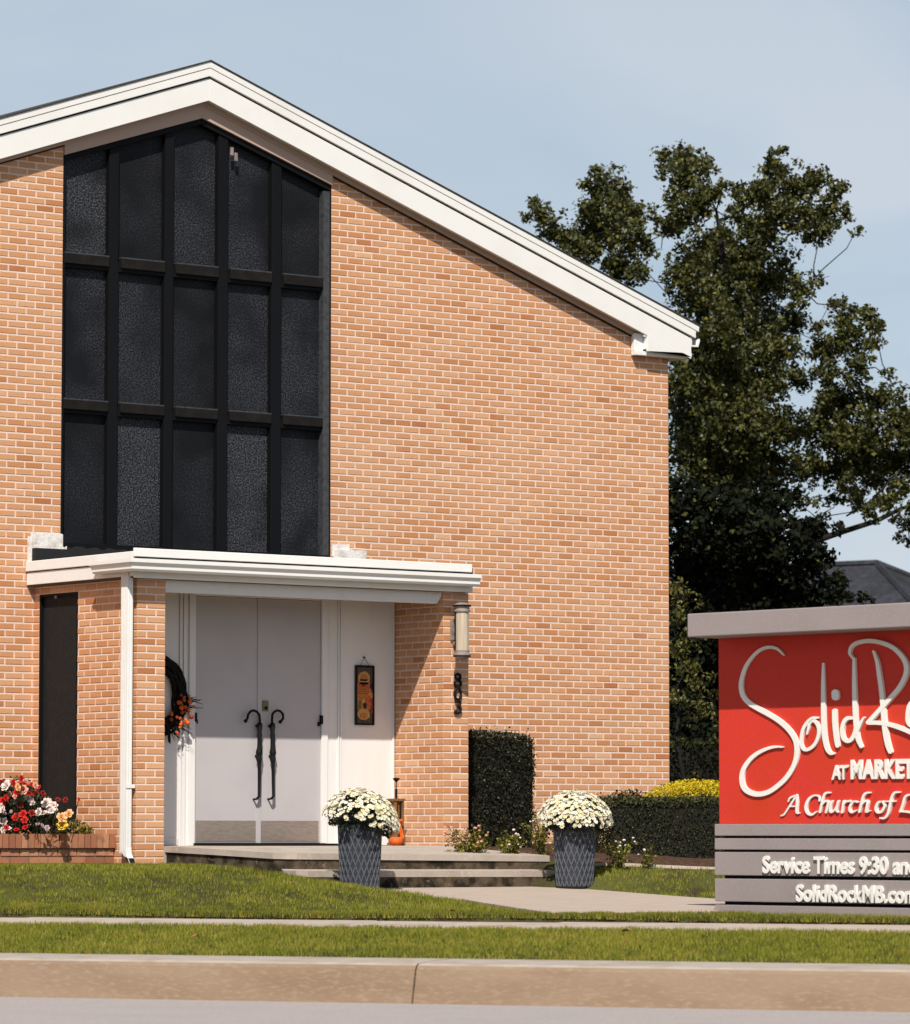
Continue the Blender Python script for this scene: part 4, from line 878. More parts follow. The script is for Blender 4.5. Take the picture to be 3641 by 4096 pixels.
MB().lathe([(.03, -.03), (.062, -.02), (.085, 0), (.085, .022), (.074, .03), (.074, .055)], (lx, ly, 2.83), 24).build('bottom_cap', M['pewter'], lan)
MB().lathe([(.090, 0), (.090, .016)], (lx, ly, 3.312), 24).lathe([(.087, 0), (.087, .014)], (lx, ly, 2.822), 24).build('dark_band', M['iron'], lan)
# house number
hn = thing('house_number', (1.862, PF - .01, 2.47), 'black iron house number 803 running down the porch pier', 'number sign')
yy = PF - .022
def digit(paths, cz, name='digit'):
    m = MB()
    for pth in paths: m.tube([(1.862 + x * 1.22, yy, cz + z) for x, z in pth], .0135, 7)
    m.build(name, M['iron'], hn, smooth=True)
circ = lambda cx, cz, rx, rz, a0=0, a1=360, n=14: [(cx + rx * math.cos(math.radians(a0 + (a1 - a0) * i / n)), cz + rz * math.sin(math.radians(a0 + (a1 - a0) * i / n))) for i in range(n + 1)]
digit([circ(0, .033, .026, .028), circ(0, -.031, .031, .034)], 2.600)
digit([circ(0, 0, .031, .058)], 2.467)
digit([[(-.028, .055), (-.01, .058), (.02, .052), (.026, .035), (.012, .014), (-.004, .006), (.018, -.002), (.03, -.026), (.024, -.05), (.002, -.062), (-.02, -.054)], circ(-.02, -.05, .008, .008)], 2.338)
# wreath
wr = thing('wreath', (-1.19, DW - .04, 2.41), 'dark twig wreath with orange flowers and black ribbon tails on the porch wall', 'wreath')
m = MB(); r = random.Random(8)
for k in range(26):
    a0 = r.uniform(0, 2 * PI); R0 = r.uniform(.26, .385); pts = []
    for i in range(40):
        a = a0 + 2 * PI * i / 39; q = R0 + .02 * math.sin(3 * a + k); pts.append((-1.19 + q * math.cos(a), DW - .05 + .03 * math.sin(5 * a + k * 2), 2.41 + q * math.sin(a)))
    m.tube(pts, .013, 5)
m.build('ring', M['wreath'], wr)
m = MB()
for k in range(46):
    a = r.uniform(-1.15, -.05); q = r.uniform(.26, .42); p0 = Vector((-1.19 + q * math.cos(a), DW - .09, 2.41 + q * math.sin(a))); d = Vector((math.cos(a) + r.uniform(-.5, .5), r.uniform(-.5, 0), math.sin(a) + r.uniform(-.5, .5))).normalized()
    m.tube([p0, p0 + d * r.uniform(.06, .17)], [.006, .002], 4)
m.build('twigs', M['wreath'], wr)
for k in range(30):
    a = r.uniform(-.95, .05); q = r.uniform(.24, .44); c_ = (-1.19 + q * math.cos(a), DW - .10 - r.uniform(0, .05), 2.41 + q * math.sin(a))
    MB().ball(c_, r.uniform(.014, .030), 7, 5, (1, .7, .9)).build('flower', M['orange' if k % 3 else 'rust'], wr)
m = MB()
for x0, x1, z1 in ((-1.00, -.905, 2.06), (-1.07, -1.015, 1.95)):
    m.add([(x0, DW - .07, 2.20), (x0 + .035, DW - .07, 2.20), ((x0 + x1) / 2 + .04, DW - .085, (2.2 + z1) / 2), (x1 + .03, DW - .06, z1), (x1, DW - .06, z1 + .02), ((x0 + x1) / 2, DW - .085, (2.2 + z1) / 2)], [(0, 1, 2, 5), (5, 2, 3, 4)])
m.build('ribbon', M['wreath'], wr)
# hanging plaque
pq = thing('hanging_plaque', (1.31, DW - .02, 2.46), 'tall narrow autumn plaque in a black frame hanging on the white porch wall', 'plaque')
px0, px1, pz0, pz1 = 1.205, 1.432, 2.168, 2.757
MB().box(px0, px1, DW - .016, DW - .003, pz0, pz1).build('print', M['print_bg'], pq)
m = MB().box(px0, px0 + .018, DW - .028, DW - .0165, pz0, pz1).box(px1 - .018, px1, DW - .028, DW - .0165, pz0, pz1).box(px0 + .018, px1 - .018, DW - .028, DW - .0165, pz1 - .02, pz1).box(px0 + .018, px1 - .018, DW - .028, DW - .0165, pz0, pz0 + .016); m.build('frame', M['iron'], pq)
def disc(cx, cz, rx, rz, y, mt, n=14, seed=0):
    rr_ = random.Random(seed); m = MB(); P = [(cx + rx * math.cos(2 * PI * i / n) * rr_.uniform(.9, 1.05), cz + rz * math.sin(2 * PI * i / n) * rr_.uniform(.9, 1.05)) for i in range(n)]; m.prism(P, y - .0008, y); m.build('print_shape', M[mt], pq)
pm = (px0 + px1) / 2; Yp = DW - .0165
disc(pm - .008, 2.625, .075, .075, Yp, 'print_tan', seed=1); disc(pm - .008, 2.635, .048, .042, Yp - .001, 'print_or', seed=2); MB().box(pm - .058, pm + .032, Yp - .003, Yp - .002, 2.602, 2.620).build('print_shape', M['print_bl'], pq)
MB().box(px0 + .024, px1 - .045, Yp - .0008, Yp, 2.32, 2.59).build('print_shape', M['print_or'], pq)
for k in range(5): MB().box(px0 + .034 + .006 * (k % 2), px1 - .065 - .012 * (k % 3), Yp - .0018, Yp - .001, 2.563 - k * .022, 2.571 - k * .022).build('print_shape', M['rust'], pq)
for k, (x_, z_, mt_, s_) in enumerate([(.05, 2.50, 'print_red', .03), (.07, 2.46, 'print_tan', .028), (.045, 2.43, 'print_red', .03), (.075, 2.40, 'rust', .028), (.05, 2.375, 'print_red', .026), (.082, 2.555, 'print_bl', .022), (.088, 2.35, 'rust', .018), (-.06, 2.385, 'print_gr', .016), (-.062, 2.35, 'print_gr', .02), (-.02, 2.405, 'print_tan', .02), (.0, 2.365, 'print_bl', .020), (.002, 2.345, 'print_bl', .016), (.08, 2.30, 'rust', .016)]): disc(pm + x_, z_, s_, s_ * 1.25, Yp - .0025 - .0004 * k, mt_, seed=20 + k)
disc(pm - .01, 2.275, .078, .06, Yp - .0012, 'print_tan', seed=3); disc(pm - .012, 2.262, .05, .03, Yp - .0024, 'print_or', seed=4)
MB().tube([(px0 + .06, DW - .02, pz1), (1.315, DW - .014, 2.833), (px1 - .06, DW - .02, pz1)], .0025, 5).ball((1.315, DW - .014, 2.835), .011, 8, 6).build('cord', M['iron'], pq)
# wooden lantern stand with pumpkins in the porch corner
fl = thing('wooden_lantern', (1.47, -1.37, .986), 'tall brown wooden lantern with a black spike top standing in the porch corner', 'lantern')
m = MB()
for dx in (-.042, .042):
    for dy in (-.042, .042): m.box(1.47 + dx - .013, 1.47 + dx + .013, -1.37 + dy - .013, -1.37 + dy + .013, .992, 1.42)
m.box(1.405, 1.535, -1.435, -1.305, .987, 1.015).box(1.405, 1.535, -1.435, -1.305, 1.42, 1.445); m.build('frame', M['wood'], fl, bevel=.003)
MB().box(1.432, 1.508, -1.408, -1.332, 1.016, 1.419).build('slats', M['wood'], fl)
for dx in (-.020, .018): MB().box(1.47 + dx - .007, 1.47 + dx + .007, -1.418, -1.409, 1.02, 1.415).build('dark_gap', M['iron'], fl)
MB().tube([(1.47, -1.37, 1.445), (1.47, -1.37, 1.54)], .012, 8).lathe([(.002, 0), (.034, .035), (.034, .045), (.002, .05)], (1.47, -1.37, 1.60), 12).tube([(1.47, -1.37, 1.54), (1.47, -1.37, 1.60)], .005, 6).build('spike', M['iron'], fl)
def pumpkin(x, y, z, rr_, label):
    t = thing('pumpkin', (x, y, z), label, 'pumpkin'); m = MB(); S_ = 24; vs = []; prof = [(.02, .08), (.5, .02), (.85, .25), (1, .6), (.9, 1.0), (.6, 1.25), (.25, 1.25), (.06, 1.16)]
    for pr_, pz_ in prof:
        for k in range(S_):
            a = 2 * PI * k / S_; w_ = pr_ * (1 - .09 * (k % 3 == 0)); vs.append((x + rr_ * w_ * math.cos(a), y + rr_ * w_ * math.sin(a), z + rr_ * pz_))
    m.add(vs, [(i * S_ + k, i * S_ + (k + 1) % S_, (i + 1) * S_ + (k + 1) % S_, (i + 1) * S_ + k) for i in range(7) for k in range(S_)]); m.build('body', M['orange'], t, smooth=True)
    MB().tube([(x, y, z + rr_ * 1.15), (x + .004, y, z + rr_ * 1.4), (x + .018, y - .004, z + rr_ * 1.6)], [.012, .009, .007], 6).build('stem', M['wood'], t)
pumpkin(1.375, -1.50, .986, .068, 'small orange pumpkin on the landing in front of the wooden lantern')
bow = thing('orange_bow', (1.43, -1.465, 1.25), 'orange bow with long tails tied to the wooden lantern', 'bow')
m = MB()
for dx, dz in ((-.028, .012), (.028, .014)): m.ball((1.43 + dx, -1.468, 1.215 + dz), .032, 9, 6, (1, .35, .55))
m.build('loops', M['orange'], bow, smooth=True)
MB().add([(1.41, -1.475, 1.20), (1.45, -1.475, 1.20), (1.475, -1.50, 1.06), (1.43, -1.50, 1.05)], [(0, 1, 2, 3)]).add([(1.42, -1.474, 1.20), (1.44, -1.474, 1.20), (1.415, -1.49, 1.10), (1.39, -1.49, 1.11)], [(0, 1, 2, 3)]).build('tails', M['orange'], bow)
tag(MB().box(-.72, .62, -1.72, -1.16, .9865, 1.008).build('door_mat', M['mat'], bevel=.004), 'thin black mat on the landing in front of the white doors', 'door mat')

# ------------------------------------------------------------------ shrubs and hedges
def leaf_box(t, c, h, n, size, m, seed, rnd=.12, axis=None, bottom=True):
    """leaves over the faces of a clipped block with rounded edges, plus a dark twig core"""
    r = np.random.default_rng(seed); P = []
    ar = np.array([h[1] * h[2], h[1] * h[2], h[0] * h[2], h[0] * h[2], h[0] * h[1]]); ar = ar / ar.sum()
    f = r.choice(5, n, p=ar); q = r.uniform(-1, 1, (n, 3)) * np.array(h)
    for i, (ax, sg) in enumerate([(0, -1), (0, 1), (1, -1), (1, 1), (2, 1)]): q[f == i, ax] = sg * h[ax]
    # round the corners: pull into the rounded box
    hi = np.array(h) - rnd; core = np.clip(q, -hi, hi); core[:, 2] = np.clip(q[:, 2], -h[2], hi[2]); d = q - core; L_ = np.linalg.norm(d, axis=1); k_ = np.where(L_ > rnd, rnd / np.maximum(L_, 1e-6), 1)
    q = core + d * k_[:, None]; q += r.normal(size=q.shape) * size * (.55 + 1.5 * (r.random((n, 1)) < .04)); wv = .022 * np.sin(q[:, 0] * 7.3 + q[:, 2] * 5.1 + seed) * np.sin(q[:, 1] * 6.1 - q[:, 2] * 8.3); q *= (1 + wv / max(h))[:, None]
    a = axis if axis is not None else (1, 0); ca, sa = a
    P = np.stack([c[0] + q[:, 0] * ca - q[:, 1] * sa, c[1] + q[:, 0] * sa + q[:, 1] * ca, c[2] + q[:, 2]], 1)
    leaf_mesh(P, size, np.clip(r.normal(.42, .22, n) + (r.random(n) < .03) * .5 + .30 * (q[:, 2] > h[2] - .035), 0, 1), 'leaves', m, up=.25, seed=seed, parent=t, aspect=.6)  # top leaves toned lighter, painting in the sunlit upper edge
    mb = MB(); w = .93
    pts = [(c[0] + sx * h[0] * w * ca - sy * h[1] * w * sa, c[1] + sx * h[0] * w * sa + sy * h[1] * w * ca) for sx, sy in ((-1, -1), (1, -1), (1, 1), (-1, 1))]
    mb.slab([(*p_, c[2] + h[2] - rnd * .9) for p_ in pts], c[2] - h[2], 0); low = c[2] + h[2] - rnd * .9
    for fr_, zt in ((.30, .45), (.85, .10)):
        ins = [(c[0] + sx * (h[0] * w - rnd * fr_) * ca - sy * (h[1] * w - rnd * fr_) * sa, c[1] + sx * (h[0] * w - rnd * fr_) * sa + sy * (h[1] * w - rnd * fr_) * ca) for sx, sy in ((-1, -1), (1, -1), (1, 1), (-1, 1))]
        mb.slab([(*p_, c[2] + h[2] - rnd * zt) for p_ in ins], low + .001, 0); low = c[2] + h[2] - rnd * zt
    mb.build('twig_core', M['dark_bark'], t)
sh = thing('clipped_shrub', (2.95, -.75, .95), 'tall dark clipped shrub with a rounded shoulder against the brick wall', 'shrub')
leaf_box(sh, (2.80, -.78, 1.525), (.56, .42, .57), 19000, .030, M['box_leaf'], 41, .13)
ha = Vector((.62, -.53)).normalized()          # hedge runs along the bed edging
hd = thing('low_hedge', (4.2, -4.2, .85), 'long low dark hedge clipped flat behind the right hand pot', 'hedge')
hc = Vector((2.02, -2.75)) + ha * 2.75 + Vector((-ha.y, ha.x)) * .55
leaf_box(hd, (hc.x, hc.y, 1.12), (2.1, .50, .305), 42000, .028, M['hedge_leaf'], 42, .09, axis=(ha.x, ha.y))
gd = thing('golden_shrub', (4.6, -2.2, 1.0), 'bright yellow mounded shrub just behind the low hedge', 'shrub')
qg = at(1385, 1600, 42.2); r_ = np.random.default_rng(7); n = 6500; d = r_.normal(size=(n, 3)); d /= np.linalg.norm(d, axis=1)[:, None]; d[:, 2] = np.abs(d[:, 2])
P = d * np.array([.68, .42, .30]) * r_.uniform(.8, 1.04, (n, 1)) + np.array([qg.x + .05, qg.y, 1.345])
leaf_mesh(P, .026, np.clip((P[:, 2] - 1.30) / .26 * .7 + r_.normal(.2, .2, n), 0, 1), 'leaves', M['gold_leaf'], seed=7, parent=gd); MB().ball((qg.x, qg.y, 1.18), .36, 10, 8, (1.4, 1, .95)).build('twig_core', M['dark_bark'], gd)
ds_ = thing('dark_shrub', (3.9, -1.4, 1.0), 'small dark green shrub peeping over the low hedge beside the yellow one', 'shrub')
qd = at(1258, 1605, 42.4); n = 2200; d = r_.normal(size=(n, 3)); d /= np.linalg.norm(d, axis=1)[:, None]; P = d * np.array([.44, .25, .34]) * r_.uniform(.7, 1.05, (n, 1)) + np.array([qd.x, qd.y, 1.20]); leaf_mesh(P, .04, r_.uniform(0, .8, n), 'leaves', M['hedge_leaf'], seed=8, parent=ds_)
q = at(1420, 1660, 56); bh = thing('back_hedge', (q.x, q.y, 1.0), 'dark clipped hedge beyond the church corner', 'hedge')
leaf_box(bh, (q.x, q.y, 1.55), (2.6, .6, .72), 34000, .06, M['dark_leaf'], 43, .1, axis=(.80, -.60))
# small flowering plants in the bed
def bed_plant(vx, vy, dep, w, h_, n, label, seed, fl=8):
    q = at(vx, vy, dep); z0 = float(lawn_z(q.x, q.y)[0]) + .02; t = thing('flowering_plant', (q.x, q.y, z0), label, 'plant', 'small flowering plants in the bed'); r = np.random.default_rng(seed)
    P = []; m = MB(); fm = MB()
    for k in range(max(5, n // 26)):
        tip = Vector((q.x + r.normal() * w * .55, q.y + r.normal() * w * .4, z0 + h_ * r.uniform(.45, 1.0))); b = Vector((q.x + r.normal() * w * .15, q.y + r.normal() * w * .15, z0 - .02)); m.tube([b, (b + tip) / 2 + Vector((0, 0, .03)), tip], .003, 4, cap=False)
        for i in range(26): f = r.uniform(.2, 1) ; P.append(tuple(b + (tip - b) * f + Vector(r.normal(size=3) * .025)))
        if k < fl:
            for i in range(2): fm.ball(tip + Vector(r.normal(size=3) * .022), r.uniform(.010, .018), 6, 4, (1, 1, .7))
    m.build('stems', M['weed_leaf'], t); leaf_mesh(np.array(P), .036, np.clip(r.normal(.5, .28, len(P)), 0, 1), 'leaves', M['weed_leaf'], seed=seed, parent=t); fm.build('blossoms', M['white_p' if seed % 2 else 'pink_p'], t)
bed_plant(940, 1690, 39.6, .27, .34, 1000, 'bushy pink flowered plant at the foot of the porch pier', 52, 16)
bed_plant(1022, 1695, 39.7, .19, .27, 560, 'white flowered plant between the tall shrub and the steps', 53)
bed_plant(1082, 1695, 39.8, .15, .42, 480, 'leafy upright plant just left of the right hand pot', 55, 4)
bed_plant(1236, 1716, 39.0, .17, .26, 300, 'sparse flowering plant at the hedge foot right of the pot', 57, 6)
bed_plant(1296, 1720, 39.0, .09, .22, 130, 'single sprig in the mulch halfway along the hedge', 59, 2)

# ------------------------------------------------------------------ trees and the house behind
def tree_from(name, label, clumps, depth, base, trunk_r, lm, bm, size, dens, seed, spread=1.1, limbs=True, cap_v=None, tones=(.45, .22)):
    r = np.random.default_rng(seed); f = 165.74 / 36 * 1817; t = thing(name, base, label, 'tree'); P = []; cen = []; fat = 1.06 if name == 'broadleaf_tree' else 1.0
    for (vx, vy, rv, w) in clumps:
        rad = rv * fat / f * depth; dd = depth + r.normal() * spread; c = at(vx, vy, dd); cen.append((c, rad))
        n = int(dens * w * (rad ** 2) * 1000); d = r.normal(size=(n, 3)); d /= np.linalg.norm(d, axis=1)[:, None]
        # twig sprays: leaves gather round random spray centres inside the clump
        ns = max(5, n // 22); sd = r.normal(size=(ns, 3)); sd /= np.linalg.norm(sd, axis=1)[:, None]; sc_ = sd * (r.uniform(0, 1, (ns, 1)) ** .5 * np.where(r.random((ns, 1)) < .22, 1.5, 1.0)) * rad * np.array([1.05, 1.05, .92])
        k_ = r.integers(0, ns, n); q = sc_[k_] + d * r.uniform(.2, 1, (n, 1)) * .20 * (rad ** .35) + np.array(c); P.append(q)
    P = np.concatenate(P); tn = np.clip(r.normal(tones[0], tones[1], len(P)), 0, 1)
    leaf_mesh(P, size, tn, 'crown', lm, up=.5, seed=seed, parent=t, aspect=.62)
    m = MB(); b = Vector(base)
    top = at(*cap_v, depth + .5); tr = [b.lerp(top, k / 7) + Vector((.18 * math.sin(k * 1.7 + seed), .18 * math.cos(k * 1.3 + seed), 0)) * (0 < k) for k in range(8)]
    m.tube(tr, [trunk_r * (1.2 - 1.1 * k / 7) for k in range(8)], 9)
    nodes = [(q, trunk_r * (1.1 - 1.0 * k / 7)) for k, q in enumerate(tr) if k >= 2]
    axis = lambda c: min((c - q).length for q in tr)
    for c, rad in sorted(cen, key=lambda x: axis(x[0])):
        q0, w0 = min(nodes, key=lambda n_: (n_[0] - c).length + .9 * max(0, n_[0].z - c.z + .2) - .5 * min(n_[1], .1) * 10 * .3)
        w_ = max(.010, min(w0 * .62, .075)); d_ = (c - q0).length; j1 = Vector(r.normal(size=3)) * .07 * d_; j2 = Vector(r.normal(size=3)) * .07 * d_
        m.tube([q0, q0.lerp(c, .33) + j1 - Vector((0, 0, .05 * d_)), q0.lerp(c, .68) + j2 - Vector((0, 0, .04 * d_)), c, c + Vector((r.normal() * .12, r.normal() * .12, rad * .6))], [w_, w_ * .85, w_ * .7, w_ * .55, .004], 6)
        nodes.append((c, w_ * .6))
    m.build('trunk', bm, t, smooth=True)
    return t
CL = [(1078, 428, 24, .8), (1063, 408, 15, .8), (1108, 462, 26, 1), (1140, 490, 26, 1), (1048, 432, 10, .6), (1190, 340, 15, .7), (1222, 338, 8, .5), (1195, 372, 26, .9), (1232, 385, 36, 1), (1180, 415, 26, 1), (1238, 428, 44, 1), (1190, 460, 50, 1), (1255, 480, 42, 1), (1160, 500, 30, 1), (1240, 535, 36, 1), (1275, 545, 22, .8),
      (1338, 318, 24, .9), (1375, 312, 22, .8), (1408, 330, 24, .8), (1372, 352, 36, 1), (1410, 385, 28, .9), (1322, 345, 12, .6), (1340, 400, 16, .5), (1380, 420, 40, 1), (1340, 455, 26, .8), (1445, 372, 14, .7), (1470, 385, 16, .6),
      (1558, 305, 11, .7), (1540, 322, 16, .7), (1550, 352, 34, .9), (1598, 372, 36, .9), (1640, 355, 26, .8), (1672, 378, 22, .8), (1690, 425, 16, .6), (1708, 462, 10, .6), (1655, 420, 34, .9), (1510, 395, 36, .9), (1570, 425, 50, 1), (1625, 460, 34, .9), (1470, 435, 26, .8), (1515, 470, 46, 1),
      (1445, 520, 46, 1), (1390, 515, 40, 1), (1352, 555, 32, .9), (1480, 585, 58, 1), (1555, 555, 44, .9), (1600, 575, 28, .7), (1420, 610, 46, 1), (1515, 650, 58, 1), (1585, 640, 30, .8), (1625, 560, 16, .5),
      (1690, 635, 28, .8), (1735, 632, 26, .7), (1752, 655, 16, .6), (1700, 680, 40, .9), (1640, 700, 34, .8), (1745, 685, 18, .6), (1715, 735, 30, .8), (1650, 745, 30, .8), (1770, 740, 12, .5),
      (1400, 715, 60, 1.1), (1480, 735, 64, 1.1), (1395, 820, 60, 1.1), (1470, 835, 66, 1.1), (1545, 770, 40, .9), (1530, 850, 40, .9),
      (1685, 800, 46, .95), (1755, 800, 38, .9), (1640, 855, 44, .95), (1715, 865, 54, 1), (1790, 850, 38, .9), (1815, 910, 34, .9), (1700, 930, 46, .9), (1640, 940, 32, .9), (1755, 955, 36, .9), (1795, 800, 14, .6), (1575, 870, 26, .8), (1600, 915, 24, .8),
      (1395, 920, 66, 1.1), (1475, 945, 66, 1.1), (1545, 935, 38, 1), (1590, 985, 22, .7), (1715, 985, 20, .6), (1740, 1025, 20, .6), (1800, 985, 22, .7), (1690, 960, 22, .6), (1808, 1075, 14, .6), (1625, 1000, 14, .5), (1850, 860, 50, 1), (1860, 960, 40, .9), (1430, 470, 36, .7), (1310, 440, 16, .5), (1300, 500, 14, .4), (1325, 620, 18, .5), (1380, 590, 34, .8), (1360, 660, 34, .9), (1440, 660, 46, 1), (1550, 700, 44, .9), (1590, 760, 26, .7), (1370, 770, 46, 1), (1430, 780, 56, 1), (1560, 850, 40, .8), (1440, 880, 60, 1), (1500, 900, 46, 1), (1370, 870, 40, 1), (1610, 840, 20, .5), (1650, 790, 22, .6), (1420, 560, 40, .8), (1500, 530, 44, .9), (1660, 600, 16, .5), (1640, 650, 18, .5), (1772, 1000, 26, .6), (1812, 1040, 24, .6), (1665, 1000, 18, .5), (1790, 930, 34, .9), (1735, 905, 40, .9), (1830, 800, 34, .7), (1668, 880, 30, .8), (1600, 945, 26, .7), (1640, 1040, 14, .4), (1720, 1005, 22, .5)]
base = at(1500, 1560, 62); base = Vector((base.x, base.y, .9))
big = tree_from('broadleaf_tree', 'large open crowned broadleaf tree behind the church corner with sky between its boughs', CL, 62, base, .22, M['leaf'], M['dark_bark'], .074, 11.5, 61, cap_v=(1450, 420))
lb = [at(1560, 1120, 62), at(1612, 1085, 62), at(1680, 1062, 62.2), at(1750, 1040, 62.3), at(1800, 1015, 62.4), at(1850, 1000, 62.5)]
MB().tube([base + Vector((0, 0, 2.0))] + lb, [.10, .07, .055, .045, .038, .03, .025], 7).tube([at(1690, 1030, 62.2), at(1740, 1000, 62), at(1800, 935, 62)], [.014, .02, .014], 6).build('limb', M['dark_bark'], big, smooth=True)
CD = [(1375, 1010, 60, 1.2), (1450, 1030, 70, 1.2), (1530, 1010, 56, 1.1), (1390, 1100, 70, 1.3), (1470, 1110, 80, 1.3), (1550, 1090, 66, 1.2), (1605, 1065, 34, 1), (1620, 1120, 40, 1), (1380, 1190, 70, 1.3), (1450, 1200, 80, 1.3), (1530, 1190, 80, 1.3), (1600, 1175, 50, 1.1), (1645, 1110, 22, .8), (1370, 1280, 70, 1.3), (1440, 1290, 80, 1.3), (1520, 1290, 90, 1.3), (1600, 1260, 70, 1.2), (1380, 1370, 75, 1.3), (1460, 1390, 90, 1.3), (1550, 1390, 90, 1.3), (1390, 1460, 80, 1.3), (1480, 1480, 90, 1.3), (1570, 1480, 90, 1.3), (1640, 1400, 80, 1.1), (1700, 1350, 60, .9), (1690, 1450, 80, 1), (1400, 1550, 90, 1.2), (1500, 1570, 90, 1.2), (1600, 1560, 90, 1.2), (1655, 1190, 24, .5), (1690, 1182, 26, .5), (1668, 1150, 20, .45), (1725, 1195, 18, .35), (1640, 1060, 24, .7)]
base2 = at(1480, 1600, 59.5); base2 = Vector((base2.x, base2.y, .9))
tree_from('shaded_foliage', 'dense foliage below the big tree and behind the sign, shade put into its near black leaves', CD, 59.5, base2, .20, M['dark_leaf'], M['dark_bark'], .10, 6.5, 62, spread=.7, cap_v=(1470, 1010), tones=(.40, .26))  # separate tree made up so near-black leaves give the lower crown's shade
CV = [(1348, 1170, 20, .8), (1365, 1200, 24, .8), (1350, 1235, 18, .7), (1375, 1285, 30, .7), (1352, 1300, 22, .8), (1365, 1340, 30, .7), (1395, 1370, 26, .6), (1350, 1390, 22, .6), (1410, 1420, 22, .5), (1380, 1420, 22, .5)]
base3 = at(1352, 1580, 52); base3 = Vector((base3.x, base3.y, .95))
tree_from('sapling', 'thin leafy sapling growing beside the church corner', CV, 52, base3, .03, M['leaf'], M['dark_bark'], .055, 9, 63, spread=.3, cap_v=(1362, 1180), tones=(.62, .2))
hs = thing('neighbour_house', at(1750, 1500, 86).to_tuple()[:2] + (.9,), 'distant house with a dark grey hipped roof seen past the tree', 'house')
hb = at(1701, 1125, 85); ridge_l, ridge_r = at(1600, 1125, 86), at(1752, 1125, 85); zr = 6.575
dv = Vector((ridge_r.x - ridge_l.x, ridge_r.y - ridge_l.y, 0)).normalized(); dn = Vector((-dv.y, dv.x, 0)); 
if dn.dot(FWD) > 0: dn = -dn
mid = Vector((ridge_r.x, ridge_r.y, 0)); ez = 3.6; run = 5.6; Lr = 5.0
def hp(a, b, z): q = mid + dv * a + dn * b; return (q.x, q.y, z)
rL, rR = hp(-Lr, 0, zr), hp(0, 0, zr); cor = [hp(-Lr - run, run, ez), hp(run, run, ez), hp(run, -run, ez), hp(-Lr - run, -run, ez)]
m = MB().add([rL, rR] + cor, [(2, 3, 1, 0), (3, 4, 1), (4, 5, 0, 1), (5, 2, 0)]); m.add([(*c[:2], ez - .18) for c in cor] + cor, [(0, 1, 5, 4), (1, 2, 6, 5), (2, 3, 7, 6), (3, 0, 4, 7), (3, 2, 1, 0)]); rf = m.build('roof', M['house_roof'], hs)
MB().tube([rL, rR], .09, 6).tube([rR, cor[1]], .08, 6).tube([rR, cor[2]], .08, 6).build('ridge_cap', M['house_roof'], rf)
q = hp(-2.3, 0, zr); MB().box(q[0] - .09, q[0] + .09, q[1] - .09, q[1] + .09, zr - .1, zr + .22).build('vent', M['iron'], rf)
wc = [hp(-Lr - run + .5, run - .5, 0), hp(run - .5, run - .5, 0), hp(run - .5, -run + .5, 0), hp(-Lr - run + .5, -run + .5, 0)]
MB().slab([(c[0], c[1], ez - .1) for c in wc], .4, 0).build('wall', M['house_wall'], hs)

# ------------------------------------------------------------------ grass, dry leaves
def blades(n, sampler, name, hmin, hmax, wd, seed, tn0=.42, tsd=.2):
    r = np.random.default_rng(seed); X, Y, Z = sampler(r, n)
    nz = lambda a, b, k: np.sin(X * k + a + 2.1 * np.sin(Y * k * .73 + b)) * np.sin(Y * k * 1.13 - a + 1.7 * np.sin(X * k * .61 - b))
    tuft = nz(.3, 1.1, 9.0) * .5 + nz(2.0, .4, 21.0) * .5; keep = r.random(len(X)) < np.clip(.62 + .75 * tuft, .12, 1); X, Y, Z, tuft = X[keep], Y[keep], Z[keep], tuft[keep]; n = len(X)
    px = np.sin(X * 1.7 + 1.3 * np.sin(Y * 1.1)) * np.cos(Y * 1.9 + .8 * np.sin(X * 2.3)); patch = px * .10 + .06 * np.sin(X * 7.1 + Y * 3.3) * np.sin(Y * 6.3 - X * 2.2)
    S_ = (X - K0.x) * KN.x + (Y - K0.y) * KN.y
    edge = (np.exp(-np.abs(S_ - 4.97) / .30) * .8 + np.exp(-np.abs(S_ - .72) / .20) * .5) * r.choice([-.75, .45, 0, -.4], n)  # edge blades mostly darker; along the kerb this paints the shadow gap
    tone = np.clip(r.normal(tn0, tsd, n) + patch + edge + .22 * tuft, 0, 1)
    h = r.uniform(hmin, hmax, n) * (1 + .45 * tuft); a = r.uniform(0, 2 * PI, n); ln = r.uniform(.1, .7, n) * h; la = r.uniform(0, 2 * PI, n); w = wd * r.uniform(.6, 1.3, n)
    B0 = np.stack([X - np.cos(a) * w, Y - np.sin(a) * w, Z - .01], 1); B1 = np.stack([X + np.cos(a) * w, Y + np.sin(a) * w, Z - .01], 1); T = np.stack([X + np.cos(la) * ln, Y + np.sin(la) * ln, Z + h], 1)
    V = np.stack([B0, B1, T], 1).reshape(-1, 3); F = np.arange(n * 3).reshape(-1, 3); tri_mesh(name, V, F, tone, M['grass'], kind='stuff')
def inview(X, Y, Z, pad=.5):
    D = np.stack([X - EYE.x, Y - EYE.y, Z - EYE.z], 1); z = D @ np.array(FWD); x = D @ np.array(RGT) / z; lim = 18 / 165.74
    return (np.abs(x) < lim * (1 + pad))
def strip_sampler(r, n):
    u = r.uniform(-16, 18, n * 2); s = r.uniform(.70, 3.585, n * 2); X = K0.x + KD.x * u + KN.x * s; Y = K0.y + KD.y * u + KN.y * s; Z = .268 + (s - .7) / 2.9 * .135 + .02 * np.sin(np.pi * (s - .7) / 2.9); k = inview(X, Y, Z); return X[k][:n], Y[k][:n], Z[k][:n]
blades(380000, strip_sampler, 'grass', .014, .038, .0046, 71, .48, .22)
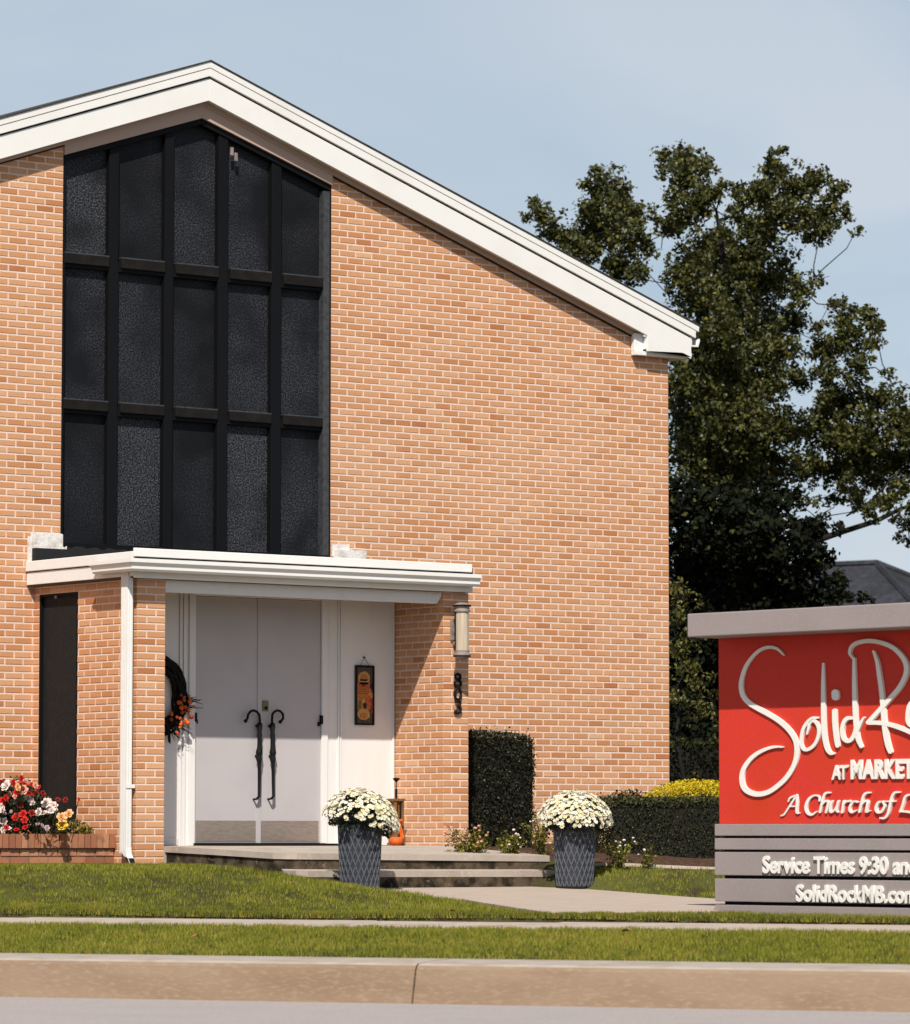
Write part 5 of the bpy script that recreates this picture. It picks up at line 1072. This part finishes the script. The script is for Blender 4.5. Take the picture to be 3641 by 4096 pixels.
def lawn_sampler(r, n):
    u = r.uniform(-15, 15, n * 3); s = np.concatenate([r.uniform(4.95, 14, n * 2), r.uniform(4.95, 5.5, n)]); X = K0.x + KD.x * u + KN.x * s; Y = K0.y + KD.y * u + KN.y * s
    k = inview(X, Y, np.full_like(X, .6)) & ~((X > np.where(Y < -5.85, path_l(Y), PX0) - .01) & (X < PX1 + .01) & (Y < -3.2) & (Y > PY1)) & ~((Y > PYF - .04) & (X < PX_R + .1)) & ~((Y > -1.9) & (X > PL0 - .02)) & ~((X > -1.44) & (X < 1.8) & (Y > -3.9))
    fx = np.interp(X, [1.80, 2.72, 5.2, 9.0], [-3.95, -4.80, -7.1, -10.6]); k &= ~((X > 1.72) & (Y > fx - .04))
    d = np.stack([X - SO.x, Y - SO.y], 1); uu = d @ np.array([SU.x, SU.y]); nn_ = d @ np.array([SN.x, SN.y]); k &= ~((uu > -.01) & (uu < SW) & (nn_ > -.37) & (nn_ < .045))
    X, Y = X[k][:n], Y[k][:n]; Z = np.concatenate([lawn_z(X[i:i + 20000], Y[i:i + 20000]) for i in range(0, len(X), 20000)]); return X, Y, Z
blades(500000, lawn_sampler, 'grass', .014, .036, .0046, 72, .40, .20)
r = random.Random(21)
def dry_leaf(q, s_, label):
    m = MB(); c = Vector(q); a = r.uniform(0, 6); d = Vector((math.cos(a), math.sin(a), 0)); e = Vector((-d.y, d.x, 0)); u = Vector((0, 0, 1))
    m.add([c - d * s_, c - d * s_ * .3 + e * s_ * .6 + u * s_ * .45, c + d * s_ * .5 + e * s_ * .45 + u * s_ * .6, c + d * s_ * 1.1 + u * s_ * .3, c + d * s_ * .4 - e * s_ * .5 + u * s_ * .5, c - d * s_ * .3 - e * s_ * .55 + u * s_ * .35, c + u * s_ * .12], [(0, 6, 1), (1, 6, 2), (2, 6, 3), (3, 6, 4), (4, 6, 5), (5, 6, 0)], r.random())
    tag(m.build('dry_leaf', M['dry']), label, 'leaf', 'dry leaves fallen along the street')
def on_street(vx, vy, dep): q = at(vx, vy, dep); return u_of(q.x, q.y)
dry_leaf(street(on_street(848, 2000, 27.0), .03, .016), .032, 'curled brown leaf in the gutter by the kerb joint')
dry_leaf(street(on_street(525, 1994, 27.0), .10, .022), .016, 'small tan leaf in the gutter left of the kerb joint')
dry_leaf(street(on_street(10, 1990, 27.0), .03, .016), .024, 'dull brown leaf in the gutter at the left edge of the photo')
dry_leaf(street(on_street(1275, 1865, 29.9), 2.9, strip_z(2.9) + .025), .045, 'orange leaf lying on the verge grass in front of the sign')
dry_leaf(street(on_street(885, 1832, 32.3), 5.05, .50), .028, 'pale yellow leaf at the lawn edge below the steps')
dry_leaf(street(on_street(270, 1895, 28.6), 1.6, strip_z(1.6) + .05), .03, 'rusty leaf in the verge grass at the left')
